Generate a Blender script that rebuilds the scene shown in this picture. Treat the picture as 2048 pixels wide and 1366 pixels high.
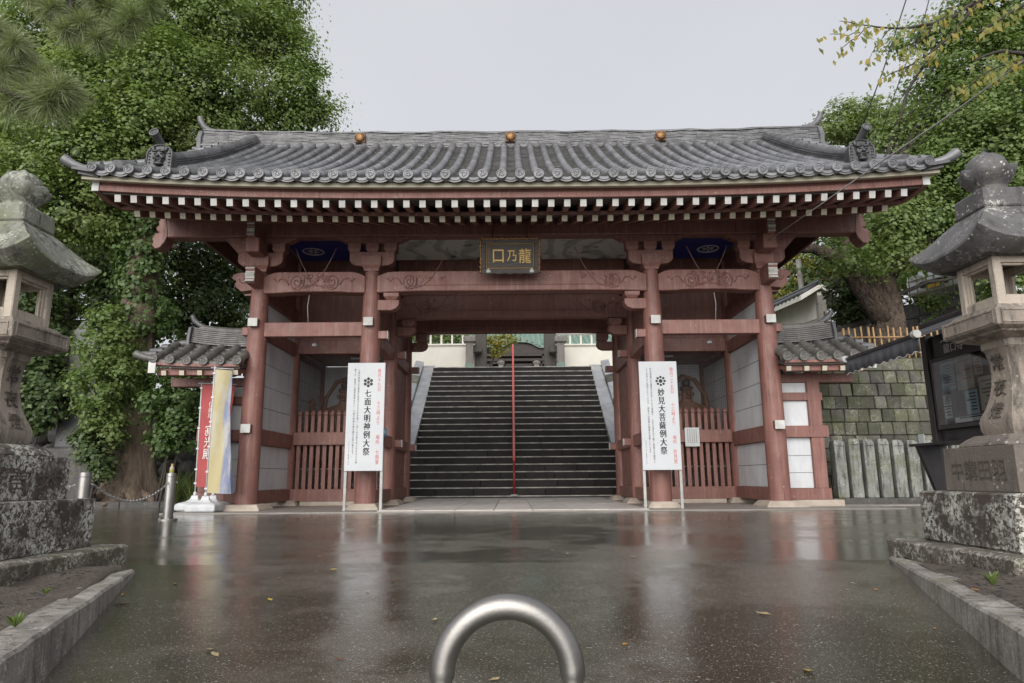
import bpy, bmesh, math, random
import numpy as np
from mathutils import Vector, Matrix
random.seed(7); rng = np.random.default_rng(7)
SC = bpy.context.scene
COL = SC.collection
R = math.radians
for o in list(bpy.data.objects): bpy.data.objects.remove(o)

# ------------------------------------------------------------------ camera
FPX, PITCH, ROLL = 1365.33, math.atan(272/1365.33), R(.42)
CAM = Vector((0, -11.7, .515))
_cp, _sp, _cr, _sr = math.cos(PITCH), math.sin(PITCH), math.cos(ROLL), math.sin(ROLL)
C_R = Vector((_cr, _sr*_sp, -_sr*_cp)); C_U = Vector((_sr, -_cr*_sp, _cr*_cp)); C_F = Vector((0, _cp, _sp))
cd = bpy.data.cameras.new('camera'); cd.lens = 24; cd.sensor_width = 36; cd.clip_end = 3000; cd.clip_start = .05
cam = bpy.data.objects.new('camera', cd); COL.objects.link(cam)
cam.matrix_world = Matrix(((C_R.x, C_U.x, -C_F.x, CAM.x), (C_R.y, C_U.y, -C_F.y, CAM.y), (C_R.z, C_U.z, -C_F.z, CAM.z), (0, 0, 0, 1)))
SC.camera = cam
def ray(px, py): return C_R*((px-1024)/FPX) + C_U*((683-py)/FPX) + C_F
def at(px, py, Y):
    d = ray(px, py); return CAM + d*((Y-CAM.y)/d.y)
def gz(px, py, z=0.):
    d = ray(px, py); return CAM + d*((z-CAM.z)/d.z)
def atX(px, py, X):
    d = ray(px, py); return CAM + d*(X/d.x)

# ------------------------------------------------------------------ overcast sky and soft sun
SUN_EL, SUN_AZ = R(26), R(12)          # sun behind the camera, a little to its left, hidden by cloud
W = bpy.data.worlds.new('World'); SC.world = W; W.use_nodes = True
nt = W.node_tree; nt.nodes.clear()
sky = nt.nodes.new('ShaderNodeTexSky'); sky.sky_type = 'NISHITA'; sky.sun_disc = False
sky.sun_elevation = SUN_EL; sky.sun_rotation = math.pi + SUN_AZ; sky.air_density = 1.; sky.dust_density = 5.; sky.ozone_density = 1.
hs = nt.nodes.new('ShaderNodeHueSaturation'); hs.inputs['Saturation'].default_value = .25
mx = nt.nodes.new('ShaderNodeMix'); mx.data_type = 'RGBA'; mx.inputs['Factor'].default_value = .88
mx.inputs['B'].default_value = (2.30, 2.37, 2.55, 1)      # the even grey of the cloud deck
bg = nt.nodes.new('ShaderNodeBackground'); bg.inputs['Strength'].default_value = .1
wo = nt.nodes.new('ShaderNodeOutputWorld')
tc = nt.nodes.new('ShaderNodeTexCoord'); cn = nt.nodes.new('ShaderNodeTexNoise'); cn.inputs['Scale'].default_value = 2.2; cn.inputs['Detail'].default_value = 5; cn.inputs['Roughness'].default_value = .55
cr_ = nt.nodes.new('ShaderNodeValToRGB'); cr_.color_ramp.elements[0].position = .3; cr_.color_ramp.elements[0].color = (2.33, 2.39, 2.55, 1); cr_.color_ramp.elements[1].position = .7; cr_.color_ramp.elements[1].color = (2.52, 2.58, 2.72, 1)
nt.links.new(tc.outputs['Generated'], cn.inputs['Vector']); nt.links.new(cn.outputs['Fac'], cr_.inputs[0]); nt.links.new(cr_.outputs[0], mx.inputs['B'])
nt.links.new(sky.outputs[0], hs.inputs['Color']); nt.links.new(hs.outputs[0], mx.inputs['A'])
nt.links.new(mx.outputs['Result'], bg.inputs['Color']); nt.links.new(bg.outputs[0], wo.inputs[0])
sd = bpy.data.lights.new('sun', 'SUN'); sd.energy = 1.5; sd.angle = R(70); sd.color = (1, .97, .93)
sun = bpy.data.objects.new('sun', sd); COL.objects.link(sun)
_d = Vector((math.sin(SUN_AZ)*math.cos(SUN_EL), math.cos(SUN_AZ)*math.cos(SUN_EL), -math.sin(SUN_EL)))
sun.rotation_euler = _d.to_track_quat('-Z', 'Y').to_euler(); sun.location = (0, -20, 30)
vs = SC.view_settings; vs.view_transform = 'Standard'; vs.look = 'None'; vs.exposure = 1.46; vs.gamma = 1; vs.use_curve_mapping = False
SC.render.engine = 'CYCLES'
SC.cycles.max_bounces = 6; SC.cycles.diffuse_bounces = 3; SC.cycles.glossy_bounces = 3; SC.cycles.transparent_max_bounces = 6
SC.cycles.use_denoising = True

# ------------------------------------------------------------------ materials
MAT = {}
def nodes(name):
    m = bpy.data.materials.new(name); m.use_nodes = True; m.node_tree.nodes.clear(); MAT[name] = m
    return m, m.node_tree
def N(t, kind, **kw):
    n = t.nodes.new(kind)
    for k, v in kw.items():
        if k in n.inputs: n.inputs[k].default_value = v
        else: setattr(n, k, v)
    return n
def L(t, a, b): t.links.new(a, b)
def rgb(c): return (c[0], c[1], c[2], 1)
def noise(t, pos, scale, detail=5, rough=.6, dist=0.):
    n = N(t, 'ShaderNodeTexNoise'); n.inputs['Scale'].default_value = scale; n.inputs['Detail'].default_value = detail
    n.inputs['Roughness'].default_value = rough; n.inputs['Distortion'].default_value = dist
    if pos is not None: L(t, pos, n.inputs['Vector'])
    return n.outputs['Fac']
def ramp(t, fac, a, b, ca=(0, 0, 0), cb=(1, 1, 1)):
    r = N(t, 'ShaderNodeValToRGB'); e = r.color_ramp.elements
    e[0].position = a; e[0].color = rgb(ca); e[1].position = b; e[1].color = rgb(cb)
    L(t, fac, r.inputs[0]); return r.outputs[0]
def mix(t, fac, a, b, mode='MIX'):
    m = N(t, 'ShaderNodeMix'); m.data_type = 'RGBA'; m.blend_type = mode
    for s, v in (('Factor', fac), ('A', a), ('B', b)):
        if isinstance(v, (int, float)): m.inputs[s].default_value = v
        elif isinstance(v, tuple): m.inputs[s].default_value = rgb(v)
        else: L(t, v, m.inputs[s])
    return m.outputs['Result']
def finish(t, color, rough, bump=None, bstr=.3, bdist=.02, metal=0., spec=.5, coat=0., emis=None):
    b = N(t, 'ShaderNodeBsdfPrincipled'); o = N(t, 'ShaderNodeOutputMaterial')
    if isinstance(color, tuple): b.inputs['Base Color'].default_value = rgb(color)
    else: L(t, color, b.inputs['Base Color'])
    if isinstance(rough, (int, float)): b.inputs['Roughness'].default_value = rough
    else: L(t, rough, b.inputs['Roughness'])
    b.inputs['Metallic'].default_value = metal; b.inputs['Specular IOR Level'].default_value = spec
    b.inputs['Coat Weight'].default_value = coat; b.inputs['Coat Roughness'].default_value = .15
    if bump is not None:
        bn = N(t, 'ShaderNodeBump', Strength=bstr, Distance=bdist); L(t, bump, bn.inputs['Height']); L(t, bn.outputs[0], b.inputs['Normal'])
    L(t, b.outputs[0], o.inputs[0]); return b
def pos_of(t): return N(t, 'ShaderNodeNewGeometry').outputs['Position']
def stretch(t, pos, s):
    m = N(t, 'ShaderNodeMapping'); m.inputs['Scale'].default_value = s; L(t, pos, m.inputs['Vector']); return m.outputs[0]
def simple(name, c1, c2=None, scale=6., rough=.6, bump=.15, bscale=60., st=(1, 1, 1), var=0., metal=0., spec=.5, lo=.35, hi=.65, coat=0., bdist=.01):
    """two-tone noise colour on world position, fine bump, optional brightness step from object to object"""
    m, t = nodes(name); p = pos_of(t)
    if st != (1, 1, 1): p = stretch(t, p, st)
    c2 = c2 or tuple(x*.75 for x in c1)
    col = mix(t, ramp(t, noise(t, p, scale, 7), lo, hi), c1, c2)
    if var:
        oi = N(t, 'ShaderNodeObjectInfo'); mr = N(t, 'ShaderNodeMapRange'); mr.inputs['To Min'].default_value = 1-var; mr.inputs['To Max'].default_value = 1+var
        L(t, oi.outputs['Random'], mr.inputs['Value']); col = mix(t, 1., col, mr.outputs[0], 'MULTIPLY')
    finish(t, col, rough, noise(t, p, bscale, 4), bump, bdist, metal, spec, coat); return m
def lichen(name, base, base2, spot, moss, amount=.5, mossy=.5, rough=.75, sscale=9., streak=(.52, .72)):
    """weathered stone: stained body, pale lichen blotches of several sizes, moss"""
    m, t = nodes(name); p = pos_of(t)
    col = mix(t, ramp(t, noise(t, p, 3.5, 8), .35, .65), base, base2)
    col = mix(t, ramp(t, noise(t, stretch(t, p, (9, 9, 1.3)), 2., 6, .65), *streak), col, tuple(x*.4 for x in base2))
    col = mix(t, ramp(t, noise(t, p, 2.2, 6, .7), 1-mossy-.06, 1-mossy+.1), col, moss)
    big = ramp(t, noise(t, p, sscale*.3, 6, .7), .60-amount*.3, .72-amount*.24)
    fine = ramp(t, noise(t, p, sscale*2.6, 9, .78, .6), .55-amount*.12, .60-amount*.12)
    vo = N(t, 'ShaderNodeTexVoronoi'); vo.inputs['Scale'].default_value = sscale*2.4; L(t, p, vo.inputs['Vector'])
    dots = ramp(t, vo.outputs['Distance'], .12+amount*.1, .2+amount*.1, (1, 1, 1), (0, 0, 0))
    f1 = mix(t, 1., big, fine, 'MULTIPLY'); f2 = mix(t, 1., dots, ramp(t, noise(t, p, sscale*.7, 3), .45, .6), 'MULTIPLY')
    col = mix(t, mix(t, 1., f1, f2, 'LIGHTEN'), col, spot)
    finish(t, col, rough, noise(t, p, 55, 8, .7), .55, .012); return m

RED1, RED2 = (.225, .102, .082), (.155, .068, .056)
m, t = nodes('red_paint'); p = pos_of(t)
c = mix(t, ramp(t, noise(t, p, 2.3, 6), .35, .7), RED1, RED2)
c = mix(t, ramp(t, noise(t, stretch(t, p, (9, 9, .5)), 2.2, 6, .65), .5, .75), c, (.28, .155, .13))
c = mix(t, ramp(t, noise(t, stretch(t, p, (13, 13, .8)), 2., 6, .7), .56, .72), c, (.085, .042, .04))
c = mix(t, ramp(t, noise(t, p, 26, 3, .5), .72, .735), c, (.46, .42, .38))
finish(t, c, ramp(t, noise(t, p, 5, 4), .3, .7, (.42, .42, .42), (.66, .66, .66)), noise(t, stretch(t, p, (40, 40, 3)), 3, 5), .22, .012)
simple('white_plaster', (.60, .615, .635), (.42, .432, .445), 1.9, .6, .05, 30, (1.6, 1.6, .6), lo=.4, hi=.78)
simple('white_paint', (.52, .525, .505), (.38, .375, .35), 5, .5, .1, 40, var=.06)
simple('cream_paint', (.50, .47, .36), (.42, .39, .30), 4, .55, .1, 40, var=.12)
simple('cream_wall', (.72, .70, .62), (.62, .60, .53), 1.2, .7, .05, 30)
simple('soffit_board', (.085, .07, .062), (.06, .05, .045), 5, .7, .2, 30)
simple('dark_wood', (.045, .032, .027), (.025, .02, .018), 6, .6, .2, 30, (6, 6, 1))
simple('grey_wood', (.23, .21, .19), (.14, .125, .115), 5, .75, .3, 40, (7, 7, .7))
simple('old_pillar', (.085, .075, .066), (.05, .045, .04), 4, .7, .3, 40, (9, 9, .6))
for nm, b0, b1, rg, vr in (('roof_tile', (.15, .15, .16), (.075, .076, .082), .3, .3), ('ridge_tile', (.115, .115, .12), (.055, .055, .058), .4, .35), ('old_tile', (.125, .12, .112), (.07, .067, .06), .45, .15), ('pan_tile', (.05, .048, .046), (.025, .024, .022), .5, .35)):
    m, t = nodes(nm); p = pos_of(t)
    c = mix(t, ramp(t, noise(t, p, 4, 6), .35, .68), b0, b1)
    c = mix(t, ramp(t, noise(t, p, 22, 5), .6, .72), c, tuple(x*.5 for x in b1))
    oi = N(t, 'ShaderNodeObjectInfo'); mr = N(t, 'ShaderNodeMapRange'); mr.inputs['To Min'].default_value = 1-vr; mr.inputs['To Max'].default_value = 1+vr
    isl = N(t, 'ShaderNodeNewGeometry').outputs['Random Per Island']
    ad = N(t, 'ShaderNodeMath', operation='FRACT'); am = N(t, 'ShaderNodeMath', operation='ADD'); L(t, oi.outputs['Random'], am.inputs[0]); L(t, isl, am.inputs[1]); L(t, am.outputs[0], ad.inputs[0])
    L(t, ad.outputs[0], mr.inputs['Value']); c = mix(t, 1., c, mr.outputs[0], 'MULTIPLY')
    finish(t, c, ramp(t, noise(t, p, 7, 3), .3, .7, (rg-.08,)*3, (rg+.2,)*3), noise(t, p, 70, 4), .15, .006, spec=.6 if nm != 'pan_tile' else .25)
simple('dark_tile', (.05, .05, .052), (.03, .03, .032), 10, .35, .3, 60)
simple('rust', (.16, .075, .04), (.10, .05, .03), 20, .6, .2, 60)
simple('gold', (.27, .145, .055), (.11, .06, .026), 30, .4, .3, 60, metal=.6)
simple('gold_paint', (.52, .36, .12), (.40, .26, .08), 20, .45, .1, 60, metal=.3)
simple('plaque_wood', (.075, .065, .058), (.04, .036, .033), 6, .6, .3, 40, (1, 1, 8))
simple('concrete', (.27, .25, .225), (.19, .175, .16), 3, .4, .25, 50, lo=.3, hi=.7)
simple('plinth_stone', (.42, .36, .30), (.30, .25, .20), 4, .6, .35, 40, var=.06)
simple('paving_stone', (.58, .54, .50), (.42, .39, .36), 5, .33, .2, 60, var=.1)
m, t = nodes('step_stone'); p = pos_of(t)
c = mix(t, ramp(t, noise(t, p, 3, 7), .35, .65), (.02, .0182, .0155), (.008, .0076, .007))
c = mix(t, ramp(t, noise(t, p, 1.1, 4), .5, .75), c, (.018, .016, .012))
oi = N(t, 'ShaderNodeObjectInfo'); mr = N(t, 'ShaderNodeMapRange'); mr.inputs['To Min'].default_value = .55; mr.inputs['To Max'].default_value = 1.5
L(t, oi.outputs['Random'], mr.inputs['Value']); c = mix(t, 1., c, mr.outputs[0], 'MULTIPLY')
c = mix(t, ramp(t, noise(t, p, 13, 4), .72, .76), c, (.16, .155, .14))
finish(t, c, .6, noise(t, p, 45, 6), .4, .01, spec=.3)
simple('pale_step_edge', (.48, .46, .42), (.2, .19, .175), 4, .5, .2, 60)
simple('pale_slab', (.34, .345, .36), (.23, .235, .245), 3, .3, .2, 50, var=.08)
lichen('lantern_stone', (.17, .145, .125), (.125, .105, .09), (.36, .36, .31), (.12, .115, .05), .18, .36)
lichen('lantern_smooth', (.29, .245, .20), (.20, .168, .142), (.40, .39, .33), (.2, .19, .12), .16, .30, sscale=12, streak=(.48, .66))
lichen('lantern_firebox', (.46, .40, .33), (.37, .32, .265), (.5, .46, .38), (.33, .3, .22), .03, .24)
lichen('lantern_roof', (.115, .11, .11), (.07, .067, .067), (.46, .46, .42), (.11, .11, .065), .36, .32, rough=.5, sscale=13)
lichen('lantern_mossy', (.22, .22, .195), (.15, .15, .13), (.40, .42, .34), (.15, .165, .10), .42, .46, sscale=13, streak=(.47, .62))
lichen('plinth_lichen', (.075, .056, .046), (.045, .035, .03), (.50, .50, .45), (.07, .07, .042), .6, .3, sscale=13)
lichen('step_lichen', (.11, .092, .072), (.07, .058, .046), (.42, .41, .36), (.10, .098, .05), .52, .38, sscale=17)
simple('carving', (.095, .078, .065), (.07, .058, .048), 20, .8, .2, 60)
lichen('mossy_block', (.125, .117, .10), (.075, .07, .062), (.27, .275, .215), (.085, .092, .045), .42, .52, sscale=12)
for _ in (0,):
    t = MAT['mossy_block'].node_tree; pb = [n for n in t.nodes if n.type == 'BSDF_PRINCIPLED'][0]; src = pb.inputs['Base Color'].links[0].from_socket
    oi = N(t, 'ShaderNodeObjectInfo'); mr = N(t, 'ShaderNodeMapRange'); mr.inputs['To Min'].default_value = .5; mr.inputs['To Max'].default_value = 1.3
    L(t, oi.outputs['Random'], mr.inputs['Value']); L(t, mix(t, 1., src, mr.outputs[0], 'MULTIPLY'), pb.inputs['Base Color'])
lichen('fence_stone', (.25, .255, .235), (.15, .155, .14), (.38, .385, .35), (.12, .125, .07), .36, .42, sscale=16, streak=(.47, .62))
lichen('kerb_granite', (.34, .31, .28), (.17, .15, .135), (.46, .45, .42), (.17, .16, .09), .42, .40, rough=.55, sscale=34, streak=(.48, .68))
lichen('dark_wall_stone', (.085, .08, .075), (.055, .052, .05), (.17, .17, .15), (.06, .065, .035), .2, .4, sscale=6)
simple('stele_stone', (.105, .105, .11), (.075, .075, .08), 3, .5, .2, 50)
simple('soil', (.115, .092, .076), (.07, .056, .046), 4, .8, .9, 45, bdist=.03)
simple('hill_soil', (.05, .05, .03), (.03, .035, .018), 1, .9, .6, 10)
simple('steel', (.33, .315, .30), (.24, .23, .22), 5, .42, .06, 90, metal=1., lo=.3, hi=.7)
simple('chain_steel', (.6, .6, .6), None, 8, .35, .05, 60, metal=.9)
simple('white_plastic', (.52, .53, .545), (.42, .43, .445), 8, .5, .15, 30)
simple('sign_white', (.47, .485, .505), (.42, .435, .455), 1.6, .45, .02, 20)
simple('sign_post', (.40, .40, .39), (.30, .30, .29), 5, .6, .2, 30)
simple('ink', (.02, .02, .022), None, 5, .6, .02)
simple('red_ink', (.50, .045, .04), None, 5, .6, .02)
simple('white_ink', (.75, .74, .72), None, 5, .6, .02)
simple('rail_red', (.70, .11, .085), (.58, .09, .075), 3, .4, .05)
simple('rail_red_dark', (.30, .02, .02), (.22, .015, .015), 3, .4, .05)
simple('awning', (.075, .078, .088), (.055, .057, .065), 2, .5, .15, 40)
simple('board_black', (.030, .026, .028), (.018, .016, .017), 4, .4, .1, 40)
simple('blue_ceiling', (.02, .035, .24), (.014, .025, .18), 3, .6, .1, 30)
simple('bamboo', (.42, .27, .12), (.24, .14, .07), 8, .55, .1, 50, var=.2)
simple('old_bamboo', (.26, .22, .08), (.13, .11, .05), 6, .6, .1, 50, var=.2)
simple('copper_green', (.17, .25, .205), (.12, .185, .155), 5, .5, .2, 40)
simple('car_paint', (.62, .63, .65), (.58, .59, .61), 2, .25, .01, 20, coat=.5)
simple('tyre', (.02, .02, .02), None, 8, .8, .2)
simple('plate_yellow', (.65, .42, .04), None, 8, .5, .02)
simple('glass_dark', (.03, .035, .04), None, 3, .08, .01)
simple('statue_wood', (.19, .085, .048), (.11, .052, .032), 5, .65, .4, 30)
simple('mesh_wire', (.05, .045, .04), None, 8, .5, .02)
simple('blue_plastic', (.06, .22, .36), None, 8, .4, .02)
simple('paper', (.55, .58, .58), (.50, .53, .53), 5, .6, .02)
simple('poster_blue', (.32, .42, .46), (.26, .35, .4), 4, .6, .02)
simple('poster_tan', (.44, .40, .34), (.36, .33, .28), 4, .6, .02)
simple('poster_dark', (.14, .10, .10), (.09, .07, .07), 4, .6, .02)
simple('poster_red', (.40, .06, .05), None, 4, .6, .02)
simple('cable_dark', (.03, .03, .03), None, 4, .6, .02)
simple('cable_light', (.42, .42, .40), None, 4, .6, .02)
simple('bark', (.26, .195, .145), (.12, .09, .07), 5, .85, 1., 16, (3, 3, .5), bdist=.06)
simple('bark_dark', (.05, .04, .034), (.028, .023, .02), 6, .85, .8, 25, (2, 2, .6), bdist=.02)
simple('bark_camphor', (.15, .108, .08), (.032, .025, .02), 6, .85, 1., 13, (2, 2, 1), bdist=.1)
simple('banner_red', (.36, .06, .06), (.30, .05, .05), 3, .7, .05)
m, t = nodes('banner_yellow'); p = pos_of(t)
uvx = N(t, 'ShaderNodeUVMap'); sx = N(t, 'ShaderNodeSeparateXYZ'); L(t, uvx.outputs[0], sx.inputs[0])
c = mix(t, ramp(t, sx.outputs[0], .50, .62), (.40, .345, .19), (.19, .215, .32))
c = mix(t, ramp(t, noise(t, stretch(t, p, (3, 3, 1)), 2.2, 4), .45, .7), c, (.43, .41, .35))
finish(t, c, .7, noise(t, p, 90, 2), .05, .003)
# painted dragon ceiling: cloudy grey-green swirls
m, t = nodes('painted_ceiling'); p = pos_of(t)
w = N(t, 'ShaderNodeTexWave'); w.inputs['Scale'].default_value = .6; w.inputs['Distortion'].default_value = 14; w.inputs['Detail'].default_value = 3; L(t, p, w.inputs['Vector'])
c = mix(t, ramp(t, w.outputs['Fac'], .55, .8), (.44, .44, .42), (.27, .29, .27))
c = mix(t, ramp(t, noise(t, p, 3, 5), .55, .68), c, (.035, .07, .045))
c = mix(t, ramp(t, noise(t, p, 9, 3), .72, .75), c, (.35, .08, .05))
finish(t, c, .6)
# wet asphalt: film of water thicker in the hollows, stone grains standing out of it, their glints painted as pale specks
m, t = nodes('wet_asphalt'); p = pos_of(t)
big = noise(t, p, .55, 5, .55); mid = noise(t, p, 3.2, 5); grain = noise(t, p, 120, 3, .7)
dry = ramp(t, mix(t, .35, big, mid), .47, .57)                      # where the water film has run thin
c = mix(t, dry, (.054, .049, .036), (.122, .112, .09))
c = mix(t, ramp(t, mid, .35, .7), c, mix(t, 1., c, (.72, .72, .72), 'MULTIPLY'))
vo = N(t, 'ShaderNodeTexVoronoi'); vo.inputs['Scale'].default_value = 75; L(t, p, vo.inputs['Vector'])
c = mix(t, ramp(t, noise(t, p, 150, 3), .58, .68), c, (.2, .19, .165))  # pale specks, two sizes: glints off wet grains put into the colour
c = mix(t, ramp(t, noise(t, p, 95, 2), .655, .70), c, (.36, .35, .33))
rgh = mix(t, dry, (.035, .035, .035), (.18, .18, .18)); rgh = mix(t, ramp(t, grain, .5, .75), rgh, (.3, .3, .3))
rip = mix(t, .45, noise(t, stretch(t, p, (1, 2.4, 1)), 9, 4, .7), grain)
hgt = mix(t, ramp(t, dry, 0., 1., (.3, .3, .3), (1, 1, 1)), (.5, .5, .5), rip)
finish(t, c, rgh, hgt, .19, .02, spec=.75)
# leaves
def leafmat(name, a, b, c3, trans=.35, rough=.4):
    m, t = nodes(name); g = N(t, 'ShaderNodeNewGeometry')
    r = N(t, 'ShaderNodeValToRGB'); e = r.color_ramp.elements; e[0].color = rgb(a); e[1].color = rgb(c3); e[1].position = 1
    k = e.new(.55); k.color = rgb(b); L(t, g.outputs['Random Per Island'], r.inputs[0])
    col = mix(t, ramp(t, noise(t, g.outputs['Position'], .9, 3), .35, .65), r.outputs[0], mix(t, 1., r.outputs[0], (.7, .8, .6), 'MULTIPLY'))
    b = N(t, 'ShaderNodeBsdfPrincipled'); L(t, col, b.inputs['Base Color']); b.inputs['Roughness'].default_value = rough; b.inputs['Specular IOR Level'].default_value = .28
    tr = N(t, 'ShaderNodeBsdfTranslucent'); L(t, mix(t, 1., col, (1.3, 1.4, .7), 'MULTIPLY'), tr.inputs['Color'])
    ms = N(t, 'ShaderNodeMixShader', Fac=trans); L(t, b.outputs[0], ms.inputs[1]); L(t, tr.outputs[0], ms.inputs[2])
    o = N(t, 'ShaderNodeOutputMaterial'); L(t, ms.outputs[0], o.inputs[0]); return m
leafmat('leaf_ginkgo', (.185, .235, .085), (.23, .285, .11), (.28, .335, .15), .46)
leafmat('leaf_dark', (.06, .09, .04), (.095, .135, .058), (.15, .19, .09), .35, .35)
leafmat('leaf_shrub', (.15, .2, .072), (.19, .245, .095), (.24, .295, .128), .44, .35)
leafmat('leaf_ivy', (.06, .10, .035), (.095, .145, .05), (.15, .205, .085), .3, .35)
leafmat('leaf_yellow', (.2, .22, .07), (.32, .3, .09), (.48, .32, .08), .45)
leafmat('leaf_cherry', (.2, .21, .08), (.32, .31, .11), (.48, .31, .08), .5)
leafmat('leaf_umbrella', (.15, .19, .07), (.205, .25, .095), (.26, .30, .13), .4)
leafmat('needle', (.14, .175, .095), (.25, .29, .175), (.4, .4, .25), .3, .3)
leafmat('grass_blade', (.05, .09, .025), (.09, .13, .04), (.17, .17, .06), .3)
leafmat('fallen', (.30, .16, .04), (.42, .27, .06), (.45, .36, .09), .1, .35)

# ------------------------------------------------------------------ building helpers
def wloc(o):
    v = Vector((0, 0, 0))
    while o is not None: v = v + o.location; o = o.parent
    return v
def tag(o, label=None, cat=None, group=None, kind=None):
    if label: o['label'] = label
    if cat: o['category'] = cat
    if group: o['group'] = group
    if kind: o['kind'] = kind
    return o
def thing(name, label, cat, loc=(0, 0, 0), group=None):
    o = bpy.data.objects.new(name, None); COL.objects.link(o); o.location = loc; o.empty_display_size = .2
    return tag(o, label, cat, group)
def copy_tree(o, parent=None):
    c = o.copy(); COL.objects.link(c); c.parent = parent
    for ch in list(o.children): copy_tree(ch, c)
    return c
def link(name, me, mat=None, parent=None, loc=None):
    o = bpy.data.objects.new(name, me); COL.objects.link(o)
    if mat is not None and not me.materials: me.materials.append(MAT[mat])
    o.parent = parent
    if loc is not None: o.location = loc
    return o
class MB:
    def __init__(s): s.v = []; s.f = []
    def add(s, vs, fs):
        o = len(s.v); s.v += [tuple(x) for x in vs]; s.f += [tuple(i+o for i in f) for f in fs]; return s
    def box(s, x0, x1, y0, y1, z0, z1):
        return s.add([(x0, y0, z0), (x1, y0, z0), (x1, y1, z0), (x0, y1, z0), (x0, y0, z1), (x1, y0, z1), (x1, y1, z1), (x0, y1, z1)],
                     [(3, 2, 1, 0), (4, 5, 6, 7), (0, 1, 5, 4), (1, 2, 6, 5), (2, 3, 7, 6), (3, 0, 4, 7)])
    def cbox(s, c, d): return s.box(c[0]-d[0]/2, c[0]+d[0]/2, c[1]-d[1]/2, c[1]+d[1]/2, c[2]-d[2]/2, c[2]+d[2]/2)
    def bar(s, p0, p1, w, h, upv=(0, 0, 1), w1=None, h1=None):
        p0, p1 = Vector(p0), Vector(p1); d = (p1-p0).normalized(); sd_ = d.cross(Vector(upv)).normalized(); u = sd_.cross(d)
        w1 = w if w1 is None else w1; h1 = h if h1 is None else h1; vs = []
        for p, a, b in ((p0, w, h), (p1, w1, h1)): vs += [p-sd_*a/2-u*b/2, p+sd_*a/2-u*b/2, p+sd_*a/2+u*b/2, p-sd_*a/2+u*b/2]
        return s.add(vs, [(0, 3, 2, 1), (4, 5, 6, 7), (0, 1, 5, 4), (1, 2, 6, 5), (2, 3, 7, 6), (3, 0, 4, 7)])
    def prism(s, poly, axis, a, b):
        """poly of 2-D points; axis 'x': (y,z), 'y': (x,z), 'z': (x,y)"""
        n = len(poly); mk = {'x': lambda p, t: (t, p[0], p[1]), 'y': lambda p, t: (p[0], t, p[1]), 'z': lambda p, t: (p[0], p[1], t)}[axis]
        return s.add([mk(p, a) for p in poly]+[mk(p, b) for p in poly], [tuple(range(n))[::-1], tuple(range(n, 2*n))]+[(i, (i+1) % n, n+(i+1) % n, n+i) for i in range(n)])
    def loft(s, rings, close=True, caps=True):
        n = len(rings[0]); vs = [p for r in rings for p in r]; fs = []
        for k in range(len(rings)-1):
            for i in range(n if close else n-1):
                j = (i+1) % n; fs.append((k*n+i, k*n+j, (k+1)*n+j, (k+1)*n+i))
        if caps and close: fs += [tuple(range(n))[::-1], tuple(range((len(rings)-1)*n, len(rings)*n))]
        return s.add(vs, fs)
    def tube(s, pts, r, n=8, caps=True):
        pts = [Vector(p) for p in pts]; rs = r if isinstance(r, (list, tuple)) else [r]*len(pts); rings = []
        ref = Vector((0, 0, 1)) if abs((pts[-1]-pts[0]).normalized().z) < .9 else Vector((1, 0, 0))
        for i, p in enumerate(pts):
            d = (pts[min(i+1, len(pts)-1)]-pts[max(i-1, 0)]).normalized(); a = d.cross(ref).normalized(); b = a.cross(d)
            rings.append([p+(a*math.cos(2*math.pi*k/n)+b*math.sin(2*math.pi*k/n))*rs[i] for k in range(n)])
        return s.loft(rings, True, caps)
    def lathe(s, prof, n=16, c=(0, 0, 0)):
        return s.loft([[(c[0]+r*math.cos(2*math.pi*k/n), c[1]+r*math.sin(2*math.pi*k/n), c[2]+z) for k in range(n)] for r, z in prof])
    def square(s, prof, c=(0, 0, 0), chamfer=0.):
        rings = []
        for a, z in prof:
            k = chamfer*a
            rings.append([(c[0]+x, c[1]+y, c[2]+z) for x, y in (((-a, -a), (a, -a), (a, a), (-a, a)) if not chamfer else
                         ((-a+k, -a), (a-k, -a), (a, -a+k), (a, a-k), (a-k, a), (-a+k, a), (-a, a-k), (-a, -a+k)))])
        return s.loft(rings)
    def mesh(s, name, off=(0, 0, 0)):
        me = bpy.data.meshes.new(name); ox, oy, oz = off
        me.from_pydata([(x-ox, y-oy, z-oz) for x, y, z in s.v], [], s.f); me.update(); return me
    def build(s, name, mat, parent=None, smooth=False, bevel=0., seg=1, ang=40, fix=True):
        me = s.mesh(name, wloc(parent))
        if fix:
            bm = bmesh.new(); bm.from_mesh(me); bmesh.ops.recalc_face_normals(bm, faces=bm.faces); bm.to_mesh(me); bm.free()
        me.materials.append(MAT[mat])
        o = link(name, me, None, parent)
        if smooth:
            for p_ in me.polygons: p_.use_smooth = True
            if smooth != 'all': me.set_sharp_from_angle(angle=R(ang))
        if bevel:
            b = o.modifiers.new('bevel', 'BEVEL'); b.width = bevel; b.segments = seg; b.limit_method = 'ANGLE'; b.angle_limit = R(35)
        return o
def structure(o, kind='structure'): o['kind'] = kind; return o
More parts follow.
